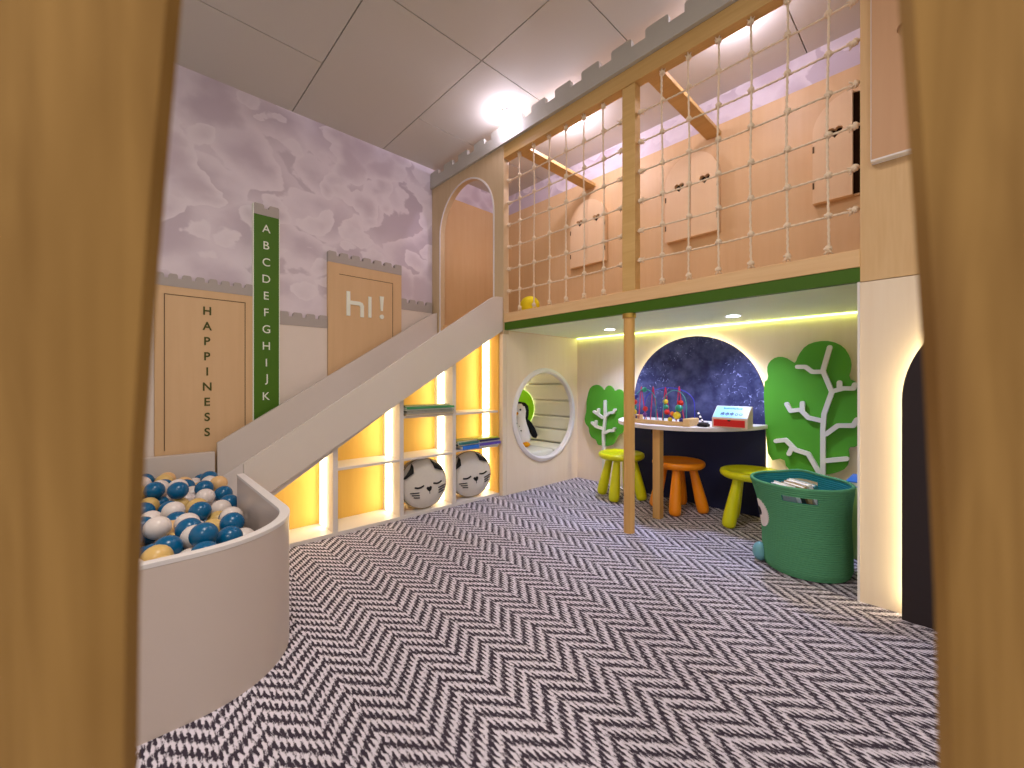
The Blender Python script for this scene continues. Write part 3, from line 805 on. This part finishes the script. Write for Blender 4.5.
for (dx, dz) in ((-.02, .2), (.005, .175), (-.03, .16), (.018, .14), (-.01, .12)):
    r_ = .099 if dz < .17 else .086
    MB().ball(pv(dx, r_*.975, dz), .006, 8, 6).build('spot', MPB, pg, smooth='full')
tag(MB().box(2.1, 2.8, 3.05, 3.08, 1.165, 1.18).build('light_strip', glow('nook_led', (0.95, 1.0, 0.62, 1), 26.0)), 'LED strip under the loft above the nook bench', 'light strip')  # added strip, out of sight, brightens the closed nook

# ------------------------------------------------------------------ arched chalkboards with LED edge
def archboard(y0, r, zs, xf, xb, mat, label, zb, wall):
    t = thing('chalkboard', (xf, y0, 0), label, 'chalkboard')
    poly = [(y0-r, 0.0), (y0+r, 0.0)]+arc(y0, zs, r, 0, PI, 48)
    ob = MB().prism(poly, xf, xb, 'X').build('board', mat, t)
    rr = r-0.022
    pth = [((xb+wall)/2, y0+rr, zb)]+[((xb+wall)/2, y, z) for y, z in arc(y0, zs, rr, 0, PI, 40)]+[((xb+wall)/2, y0-rr, zb)]
    MB().tube(pth, 0.0055, 6).build('light_strip', M['led_halo'], t, label='warm LED strip behind the edge')
    return t
archboard(1.195, 0.436, 0.693, 2.808, 2.822, M['chalk'], 'large arched dark chalkboard with scribbles behind the table', 0.05, BX)
archboard(-0.26, 0.373, 0.755, 1.95, 1.966, M['chalk2'], 'arched dark board at the right edge by the timber post', 0.03, FX)

# ------------------------------------------------------------------ trees on the back wall
def strokes(t, paths, rad):
    mb = MB()
    for i, p in enumerate(paths):
        lift = 0.0003*i
        for (a, b) in zip(p, p[1:]):
            d = Vector((b[0]-a[0], b[1]-a[1])); L = d.length; d /= L; n = Vector((-d.y, d.x))*rad
            A, B = Vector(a), Vector(b)
            mb.prism([tuple(A+n), tuple(A-n), tuple(B-n), tuple(B+n)], 2.783-lift, 2.8029-lift*.1, 'X')
        for a in p: mb.prism(arc(a[0], a[1], rad, 0, 2*PI*11/12, 11), 2.7829-lift, 2.8026, 'X')
    return mb.build('trunk', M['branch'], t, label='white trunk with branches')
big = [(0.77,0.816),(0.741,0.839),(0.751,0.898),(0.739,0.938),(0.704,0.967),(0.659,0.965),(0.621,0.934),(0.606,0.928),(0.592,0.973),(0.557,1.026),(0.502,1.046),(0.44,1.042),(0.39,1.009),(0.362,0.951),(0.356,0.898),(0.37,0.837),(0.334,0.816),(0.300,0.78),(0.285,0.65),(0.30,0.53),(0.334,0.477),(0.371,0.473),(0.363,0.42),(0.376,0.36),(0.418,0.329),(0.462,0.312),(0.586,0.294),(0.649,0.316),(0.661,0.377),(0.741,0.347),(0.757,0.531)]
t = thing('wall_tree', (2.82, 0.55, 0.1), 'large green tree cutout with white branches right of the chalkboard', 'wall decoration', 'tree cutouts')
MB().prism(rounded(big, 1), 2.803, 2.815, 'X').build('crown', M['tree'], t)
MB().box(2.815, BX, 0.5, 0.6, 0.5, 0.7).build('spacer', M['branch'], t)
B_ = dict(t=[(0.476,0.0),(0.476,0.315),(0.476,0.559),(0.471,0.645),(0.437,0.765),(0.476,0.88),(0.446,1.007)],a=[(0.476,0.875),(0.524,0.875),(0.556,0.904),(0.593,0.905)],b=[(0.437,0.768),(0.388,0.785),(0.347,0.785),(0.34,0.806)],c=[(0.404,0.784),(0.404,0.816)],d=[(0.485,0.607),(0.542,0.619),(0.579,0.662),(0.626,0.654),(0.645,0.692)],e=[(0.57,0.656),(0.57,0.7)],f=[(0.463,0.534),(0.412,0.585),(0.347,0.59),(0.332,0.622)],g=[(0.498,0.331),(0.542,0.417),(0.602,0.432),(0.65,0.484),(0.699,0.473)],h=[(0.62,0.441),(0.634,0.406)],i=[(0.463,0.39),(0.375,0.412)],g2=[(0.48,0.28),(0.498,0.331)])
strokes(t, list(B_.values()), 0.0115)
small = [(2.044,0.758),(2.011,0.79),(1.96,0.801),(1.922,0.78),(1.898,0.749),(1.879,0.781),(1.849,0.796),(1.819,0.776),(1.801,0.746),(1.766,0.766),(1.738,0.757),(1.715,0.732),(1.692,0.683),(1.698,0.623),(1.676,0.574),(1.692,0.513),(1.726,0.431),(1.772,0.406),(1.796,0.363),(1.819,0.325),(1.867,0.309),(1.916,0.309),(1.96,0.31),(1.973,0.351),(2.017,0.362),(2.044,0.403),(2.044,0.446),(2.083,0.475),(2.09,0.518),(2.07,0.574),(2.07,0.66)]
t = thing('wall_tree', (2.82, 1.88, 0.1), 'small green tree cutout in the corner left of the support pole', 'wall decoration', 'tree cutouts')
MB().prism(rounded(small, 1), 2.803, 2.815, 'X').build('crown', M['tree'], t)
MB().box(2.815, BX, 1.83, 1.93, 0.45, 0.6).build('spacer', M['branch'], t)
S_ = dict(t=[(1.893,0.0),(1.893,0.252),(1.896,0.417),(1.878,0.533),(1.88,0.667)],a=[(1.903,0.536),(1.946,0.56),(1.984,0.579)],b=[(1.946,0.56),(1.942,0.597)],c=[(1.872,0.548),(1.842,0.576),(1.8,0.583),(1.789,0.604)],d=[(1.903,0.448),(1.959,0.459),(2.003,0.488)],e=[(1.971,0.463),(1.965,0.501)],f=[(1.884,0.413),(1.842,0.437),(1.8,0.441),(1.794,0.457)])
strokes(t, list(S_.values()), 0.0105)

# ------------------------------------------------------------------ table
tb = thing('half_round_table', (2.55, 1.2, 0), 'half round white topped table standing against the chalkboard', 'table')
TA, TBY, TZ = 0.545, 0.455, 0.563
top_ = [(2.806-TA*math.cos(a), 1.2+TBY*math.sin(a)) for a in [-PI/2+PI*i/48 for i in range(49)]]
MB().prism(top_, TZ-0.022, TZ, 'Z').build('table_top', wood('table_top_white', rgb(232, 224, 222), rgb(222, 212, 208), 'Y', 0.6, contrast=.5), tb, bevel=0.002)
lg = MB().box(2.322, 2.372, 1.182, 1.229, 0, TZ-0.022).build('leg', M['post'], tb, bevel=0.004)
MB().box(2.330, 2.350, 1.2295, 1.242, TZ-0.055, TZ-0.0225).build('bracket', M['black'], lg)

# bead maze
mz = thing('bead_maze', (2.40, 1.22, TZ), 'wooden bead maze with coloured wire loops on the table', 'toy')
MZW = wood('maze_wood', rgb(226, 190, 134), rgb(208, 166, 108), 'Y', 2.0)
z0 = TZ+0.001
MB().box(2.36, 2.46, 1.05, 1.40, z0, z0+.012).build('base', MZW, mz, bevel=.002)
MB().box(2.345, 2.475, 1.015, 1.055, z0, z0+.043).build('end_block', MZW, mz, bevel=.003)
MB().box(2.345, 2.475, 1.375, 1.415, z0, z0+.043).build('end_block', MZW, mz, bevel=.003)
MB().box(2.345, 2.36, 1.055, 1.375, z0, z0+.024).build('rail', MZW, mz, bevel=.002)
PK = cm('wire_pink', 214, 36, 84); TL = cm('wire_teal', 60, 150, 140); BL = cm('wire_blue', 50, 50, 190); WHT = cm('wire_white', 220, 220, 220)
def wire(pts, m, r=.0028):
    P_ = []
    for a, b in zip(pts, pts[1:]):
        for q in range(5): P_.append(tuple(a[i]+(b[i]-a[i])*q/5 for i in range(3)))
    P_.append(pts[-1])
    for _ in range(2): P_ = [P_[0]]+[tuple((P_[i-1][j]+2*P_[i][j]+P_[i+1][j])/4 for j in range(3)) for i in range(1, len(P_)-1)]+[P_[-1]]
    return MB().tube(P_, r, 6).build('wire', m, mz, smooth='full')
zb = z0+.011
for yy, zt in ((1.345, .225), (1.265, .225), (1.185, .222), (1.10, .228)):
    wire([(2.41, yy+.024, zb), (2.40, yy+.007, zb+zt*.7), (2.40, yy, zb+zt), (2.40, yy-.007, zb+zt*.7), (2.42, yy-.024, zb)], PK)
def ac(y0, y1, h, x): return [(x, y0, zb)]+[(x, (y0+y1)/2+(y0-y1)/2*math.cos(PI*i/10), zb+h*.55+h*.45*math.sin(PI*i/10)) for i in range(11)]+[(x, y1, zb)]
wire(ac(1.39, 1.24, .20, 2.39), TL); wire(ac(1.19, 1.05, .195, 2.385), TL)
wire(ac(1.35, 1.03, .21, 2.45), BL)
BC = dict(red=cm('bead_red', 220, 40, 30), yellow=cm('bead_yellow', 236, 210, 40), blue=cm('bead_blue', 36, 40, 130), teal=cm('bead_teal', 30, 150, 120), orange=cm('bead_orange', 240, 120, 30), purple=cm('bead_purple', 110, 50, 150))
for (yy, zz, c_, r_, x_) in ((1.39, .02, 'blue', .018, 2.39), (1.39, .052, 'yellow', .018, 2.39), (1.39, .084, 'teal', .016, 2.39), (1.388, .116, 'red', .018, 2.39), (1.378, .15, 'blue', .015, 2.39), (1.318, .196, 'teal', .016, 2.39),
                             (1.318, .075, 'red', .016, 2.40), (1.32, .038, 'purple', .014, 2.40), (1.185, .125, 'yellow', .016, 2.40), (1.18, .093, 'teal', .014, 2.40), (1.176, .062, 'red', .016, 2.40), (1.15, .04, 'purple', .013, 2.40),
                             (1.085, .12, 'red', .017, 2.385), (1.09, .09, 'teal', .022, 2.375), (1.10, .047, 'yellow', .022, 2.37), (1.145, .02, 'yellow', .014, 2.375), (1.135, .055, 'orange', .013, 2.385), (1.08, .018, 'blue', .014, 2.385)):
    MB().ball((x_, yy, zb+zz), r_, 14, 10).build('bead', BC[c_], mz, smooth='full')
# toy box with a sloped lid
bx = thing('drawer_box', (2.46, .83, TZ), 'slope lidded light blue box with a red drawer on the table', 'box')
y0, y1, x0, x1 = 0.742, 0.925, 2.43, 2.522
MB().prism([(x0, z0), (x1, z0), (x1, z0+.118), (x0+.075, z0+.118), (x0, z0+.055)], y0, y1, 'Y').build('case', wood('box_ply', rgb(226, 208, 186), rgb(212, 190, 164), 'X', 1), bx, bevel=.002)
MB().box(x0-.003, x0+.002, y0+.012, y1-.010, z0+.008, z0+.046).build('drawer', cm('drawer_red', 214, 24, 16), bx)
MB().prism(arc((y0+y1)/2, z0+.046, .009, PI, 2*PI, 10), x0-.0036, x0-.0028, 'X').build('finger_notch', M['black'], bx)
sl_ = Vector((.075, 0, .063)); sl_n = sl_.normalized(); nn = Vector((-sl_n.z, 0, sl_n.x))
def lidM(lift):
    m = Matrix.Identity(4); o_ = Vector((x0, y1, z0+.055))+nn*lift
    for i, c_ in enumerate((Vector((0, -1, 0)), sl_n, nn)):
        for r_ in range(3): m[r_][i] = c_[r_]
    for r_ in range(3): m[r_][3] = o_[r_]
    return m
LW, LH = y1-y0, sl_.length
ld = MB().box(.004, LW-.004, .004, LH-.004, 0.0003, 0.002, lidM(0)).build('lid', cm('lid_blue', 150, 206, 240), bx)
ink = cm('ink_navy', 26, 44, 96); mbk = MB()
def bar(x_, y_, w_, h_): mbk.box(x_, x_+w_, y_, y_+h_, .0018, .0028, lidM(0))
for g_ in range(3):
    gx = .040+g_*.024
    bar(gx, .048-.02, .019, .004); bar(gx, .038-.02+.004, .004, .018); bar(gx+.008, .030-.012, .004, .028); bar(gx+.015, .022, .004, .02); bar(gx, .036, .019, .004)
for g_ in range(2):
    gx = .122+g_*.022
    mbk.prism(arc(gx, .03, .009, 0, 2*PI*15/16, 15), .0018, .0028, 'Z', holes=[arc(gx, .03, .0055, 0, 2*PI*15/16, 15)], M=lidM(0))
mbk.build('lettering', ink, ld)
mbk = MB()
for i in range(13): bar(.045+i*.0075, .070, .0055, .010 if i % 3 else .013)
mbk.build('lettering', cm('ink_blue', 30, 120, 200), ld)
# small things left of the box
e_ = thing('board_eraser', (2.42, .965, TZ), 'small black felt eraser beside the red drawer box', 'eraser')
MB().box(2.395, 2.445, .94, .995, z0, z0+.016).build('felt_pad', M['black'], e_, bevel=.004)
MB().box(2.40, 2.44, .945, .99, z0+.0161, z0+.024).build('grip', cm('grip_dark', 60, 60, 66), e_, bevel=.003)
pc = thing('striped_pencil', (2.47, 1.0, TZ), 'black and white striped pencil leaning beside the black eraser', 'pencil')
pa, pb = Vector((2.475, .985, z0+.005)), Vector((2.50, 1.035, z0+.082))
for i in range(8):
    a, b = pa.lerp(pb, i/8), pa.lerp(pb, (i+1)/8)
    MB().tube([a, b], .0055, 8).build('band', M['black'] if i % 2 else M['whiteball'], pc, label='black band' if i % 2 else 'white band')
MB().tube([pa, pa+(pa-pb).normalized()*.004], [.0055, .001], 8).build('tip', M['post'], pc)

# ------------------------------------------------------------------ stools
def stool(mat):
    t = thing('stool', (0, 0, 0), '', 'stool')
    MB().lathe([(0, .272), (.10, .272), (.142, .277), (.156, .288), (.160, .302), (.156, .314), (.146, .320), (.132, .317), (.118, .311), (.06, .309), (0, .309)], 48).build('seat', mat, t, smooth='full')
    for k in range(4):
        a = PI/2*k
        top_, bot = Vector((.085*math.cos(a), .085*math.sin(a), .278)), Vector((.150*math.cos(a), .150*math.sin(a), .0))
        pts = []; rs = []
        for q, r_ in ((0, .024), (.15, .0255), (.4, .030), (.7, .0355), (.88, .0365), (.95, .034), (.985, .026), (1, .012)):
            pts.append(top_.lerp(bot, q)); rs.append(r_)
        MB().tube(pts, rs, 16).build('leg', mat, t, smooth=True, angle=60)
    return t
s1 = stool(M['lime']); s1.location = (2.585, 1.605, 0); s1.rotation_euler.z = math.radians(12)
s1['label'] = 'lime green plastic stool behind the support pole, beside the small tree'; s1['group'] = 'round plastic stools'
s2 = stool(M['orange']); s2.location = (2.595, 1.195, 0); s2.rotation_euler.z = math.radians(17)
s2['label'] = 'orange plastic stool pushed under the table'; s2['group'] = 'round plastic stools'
dup(s1, (2.60, 0.775, 0), math.radians(58), 'lime green plastic stool between the orange stool and the green basket', 'round plastic stools')

# ------------------------------------------------------------------ basket
bk = thing('toy_basket', (2.19, 0.435, 0), 'green woven basket with an eye on its side, holding books', 'basket')
BCX, BCY, BH = 2.19, 0.435, 0.375
def brad(z_): return 0.150+0.012*min(1, z_/.03)+0.028*(max(0, z_-.20)/.175)**1.6
def basket_shell(delta, ripple):
    mb = MB(); coils = 42; seg = 72; rows = []
    nz_ = coils*4
    for i in range(nz_+1):
        z_ = 0.004+BH*i/nz_
        rr = brad(z_)+delta+ripple*math.sin(2*PI*i/4)
        row = []
        for k in range(seg):
            a = 2*PI*k/seg
            lift = 0.014*math.exp(-((math.atan2(math.sin(a-math.radians(11)), math.cos(a-math.radians(11))))/.35)**2)*(z_/BH)**3
            row.append(mb.bm.verts.new((BCX+rr*math.cos(a)+(.02*(z_/BH)*0), BCY+rr*math.sin(a)+.022*(z_/BH)**2, z_+lift)))
        rows.append(row)
    for i in range(nz_):
        zc = 0.004+BH*(i+.5)/nz_
        for k in range(seg):
            a = math.degrees(2*PI*(k+.5)/seg)
            if .322 < zc < .346 and (abs(a-191) < 20 or abs((a-11+180) % 360-180) < 20): continue
            mb.bm.faces.new([rows[i][k], rows[i][(k+1) % seg], rows[i+1][(k+1) % seg], rows[i+1][k]])
    return mb, rows
mb, rows = basket_shell(0, .0022)
mb.bm.faces.new(list(reversed(rows[0])))
ob = mb.build('body', M['basket'], bk, smooth='full')
mb, rows = basket_shell(-.009, -.0014)
mb.build('lining', M['basket_in'], bk, smooth='full', label='blue green inside of the basket')
rim = [(BCX+(brad(BH)-.0045)*math.cos(a), BCY+.022+(brad(BH)-.0045)*math.sin(a), BH+.004+0.014*math.exp(-((math.atan2(math.sin(a-math.radians(11)), math.cos(a-math.radians(11))))/.35)**2)) for a in [2*PI*i/72 for i in range(72)]]
MB().tube(rim, .0068, 8, closed=True).build('rim', M['basket'], bk, smooth='full')
def on_basket(ang, z_, out):
    r_ = brad(z_)+out; return Vector((BCX+r_*math.cos(ang), BCY+r_*math.sin(ang)+.022*(z_/BH)**2, z_))
def patch(name, ang, z_, ra, rz_, out, mat, parent):
    mb = MB(); n = 28; c_ = mb.bm.verts.new(on_basket(ang, z_, out+.003)); prev = None
    rings_ = []
    for f in (.5, 1):
        rings_.append([mb.bm.verts.new(on_basket(ang+f*ra*math.cos(2*PI*i/n)/brad(z_), z_+f*rz_*math.sin(2*PI*i/n), out+(.002 if f < 1 else 0))) for i in range(n)])
    lo = [mb.bm.verts.new(on_basket(ang+ra*math.cos(2*PI*i/n)/brad(z_), z_+rz_*math.sin(2*PI*i/n), -.002)) for i in range(n)]
    for i in range(n):
        j = (i+1) % n
        mb.bm.faces.new([c_, rings_[0][i], rings_[0][j]]); mb.bm.faces.new([rings_[0][i], rings_[1][i], rings_[1][j], rings_[0][j]]); mb.bm.faces.new([rings_[1][i], lo[i], lo[j], rings_[1][j]])
    return mb.build(name, mat, parent, smooth=True)
ey = patch('eye', math.radians(124), .232, .052, .060, .004, plain('felt_white', rgb(226, 216, 214), .9, .1, .04, 80), bk)
patch('pupil', math.radians(122), .238, .016, .020, .008, M['black'], ey)
ft = MB(); p_ = on_basket(math.radians(112), .045, 0.012); ft.ball(p_, .05, 16, 10, (.6, .6, .85)); ft.build('foot', cm('foot_blue', 110, 170, 180), bk, smooth='full', label='light blue foot')
for i, (d_, col_, lab, hh) in enumerate(((-.062, 'white', 'white book leaning foremost in the green basket', .0), (-.036, 'dark', 'dark book in the green basket, behind the foremost white one', -.012),
                               (-.010, 'tan', 'tan book in the middle of the green basket', .0), (.016, 'white', 'white book behind the tan one in the green basket', .008), (.042, 'teal', 'teal book hindmost in the green basket', .004))):
    t = thing('picture_book', (0, 0, 0), lab, 'book', 'books in the basket')
    MB().box(-.058, .058, -.009, -.007, -.08, .08).box(-.058, .058, .007, .009, -.08, .08).box(-.060, -.056, -.009, .009, -.08, .08).build('cover', K[col_], t)
    MB().box(-.056, .055, -.0068, .0068, -.076, .076).build('pages', PG, t)
    di = math.radians(-35)
    t.location = (BCX+d_*math.cos(di), BCY+.015+d_*math.sin(di), .295+hh); t.rotation_mode = 'XYZ'
    t.rotation_euler = (math.radians(-24), 0, di+PI/2)
t = thing('storage_box', (2.58, .285, 0), 'pale green box half hidden between the basket and the column', 'box')
MB().box(2.46, 2.70, .237, .335, 0.0, .30).build('body', cm('box_palegreen', 150, 190, 110), t, bevel=.004)
MB().box(2.455, 2.705, .2365, .339, .3005, .33).build('lid', cm('box_lidgreen', 170, 200, 130), t, bevel=.003)
t = thing('picture_book', (2.58, .287, .331), 'blue book on the pale green box behind the basket', 'book', 'books on the floor corner')
MB().box(2.47, 2.69, .24, .335, .331, .334).box(2.47, 2.69, .24, .335, .352, .355).build('cover', K['blue'], t)
MB().box(2.475, 2.685, .243, .332, .334, .352).build('pages', PG, t)

# ------------------------------------------------------------------ lamps in view
def downlight(x, y, z_, label, r=.034, em='led_cool', group='downlights under the loft'):
    t = thing('downlight', (x, y, z_), label, 'downlight', group)
    MB().lathe([(r, 0), (r+.008, -.001), (r+.009, -.004), (r+.004, -.006), (r, -.004), (r, 0)], 32, (x, y, z_-.0005)).build('ring', M['lampring'], t, smooth=True)
    MB().lathe([(0, -.004), (r-.001, -.004), (r-.001, -.001), (0, -.001)], 24, (x, y, z_-.0005)).build('lens', M[em], t)
    l = bpy.data.lights.new('downlight_beam', 'SPOT'); l.energy = 28; l.color = (.55, .62, 1.0); l.spot_size = math.radians(125); l.spot_blend = .9; l.shadow_soft_size = .03
    lo = bpy.data.objects.new('downlight_beam', l); COL.objects.link(lo); lo.location = (x, y, z_-.02)
    return lo
downlight(2.50, 1.645, 1.193, 'small round downlight under the loft, nearer the corner')
downlight(2.50, 0.836, 1.193, 'small round downlight under the loft, nearer the green basket')
tag(MB().box(BX-.016, BX-.002, .24, 2.195, 1.186, 1.1925).build('light_strip', M['led_line']), 'thin lime LED line along the back of the loft underside', 'light strip')
def spot(x, y, z_, label, e):
    t = thing('spot_lamp', (x, y, z_), label, 'lamp', 'spot lamps over the loft edge')
    MB().lathe([(0, 0), (.036, 0), (.042, -.004), (.042, -.008), (.030, -.012), (0, -.012)], 24, (x, y, z_)).build('base', M['lampring'], t, smooth=True)
    MB().ball((x, y, z_-.034), .027, 18, 12).build('bulb', M['lamp'], t, smooth='full')
    l = bpy.data.lights.new('spot_lamp_light', 'POINT'); l.energy = e; l.color = (.86, .77, 1.0); l.shadow_soft_size = .03
    lo = bpy.data.objects.new('spot_lamp_light', l); COL.objects.link(lo); lo.location = (x, y, z_-.085)
    return lo
spot(1.95, 2.115, CZ-.001, 'glaring white spot lamp on the ceiling above the arch', 5)
spot(2.30, 1.84, CZ-.001, 'spot lamp on the loft ceiling hidden behind the header beam', 10)
spot(2.30, 0.75, CZ-.001, 'spot lamp on the loft ceiling near the right column', 5)

# ------------------------------------------------------------------ timber posts in the foreground
f2 = Vector((math.cos(math.radians(46.66)), math.sin(math.radians(46.66)), 0)); r2 = Vector((f2.y, -f2.x, 0))
def timber(edge, outx, d0, d1, label):
    """edge: (lateral offset, height) polyline of the inner edge; the board reaches out to outx"""
    t = MB(); n = len(edge)
    rows = []
    for (x, z_) in edge:
        pts = []
        xb = x*d1/d0*1.03
        for (xx, dd) in ((x*(d0+.006)/d0, d0+.006), (x+math.copysign(.006, outx-x), d0), (outx, d0), (outx, d1), (xb+math.copysign(.006, outx-x), d1), (xb, d1-.006)):
            p = r2*xx+f2*dd; pts.append(t.bm.verts.new((p.x, p.y, z_)))
        rows.append(pts)
    for a, b in zip(rows, rows[1:]):
        for k in range(6): t.bm.faces.new([a[k], a[(k+1) % 6], b[(k+1) % 6], b[k]])
    t.bm.faces.new(rows[0]); t.bm.faces.new(list(reversed(rows[-1])))
    return tag(t.build('timber_post', M['timber'], smooth=True, angle=30), label, 'post', 'timber posts of the doorway')
D = .17
def ed(pts): return [((px-512+math.copysign(3, 512-px))/413*D, CAMZ+(382.5-py)/413*D) for px, py in pts]
le = ed([(120, 1180), (135, 768), (137, 600), (143, 450), (153, 300), (165, 150), (178, 0), (205, -300), (260, -700)])
re_ = ed([(950, 1180), (941, 768), (937, 600), (931, 470), (924, 330), (916, 200), (909, 100), (902, 0), (882, -300), (850, -700)])
def ext(e):
    x0_, z0_ = e[0]
    return [(x0_, 0.0)]+e+[(e[-1][0], 1.9)]
timber(ext(le), -.27, D, D+.03, 'blurred golden timber post filling the left edge')
timber(ext(re_), .27, D, D+.03, 'blurred golden timber post filling the right edge')

# ------------------------------------------------------------------ room light
W = bpy.data.worlds.new('world'); sc.world = W; W.use_nodes = True
bg = W.node_tree.nodes['Background']; bg.inputs[0].default_value = (1.0, .92, .84, 1); bg.inputs[1].default_value = 0.55
def area(name, x, y, z_, sx, sy, e, col, rot=(0, 0, 0)):
    l = bpy.data.lights.new(name, 'AREA'); l.shape = 'RECTANGLE'; l.size = sx; l.size_y = sy; l.energy = e; l.color = col
    o_ = bpy.data.objects.new(name, l); COL.objects.link(o_); o_.location = (x, y, z_); o_.rotation_euler = rot
    return o_
area('ceiling_lamp', 0.3, 0.9, CZ-.03, .5, .5, 26, (1, .90, .82))  # unseen area light added to brighten the room evenly
area('ceiling_lamp', -0.9, -0.9, CZ-.03, .6, .6, 34, (1, .90, .80))  # second added fill light, behind the camera

vs = sc.view_settings
sc.display_settings.display_device = 'sRGB'
vs.view_transform = 'Standard'; vs.look = 'None'; vs.gamma = 1; vs.exposure = 0.0; vs.use_curve_mapping = False
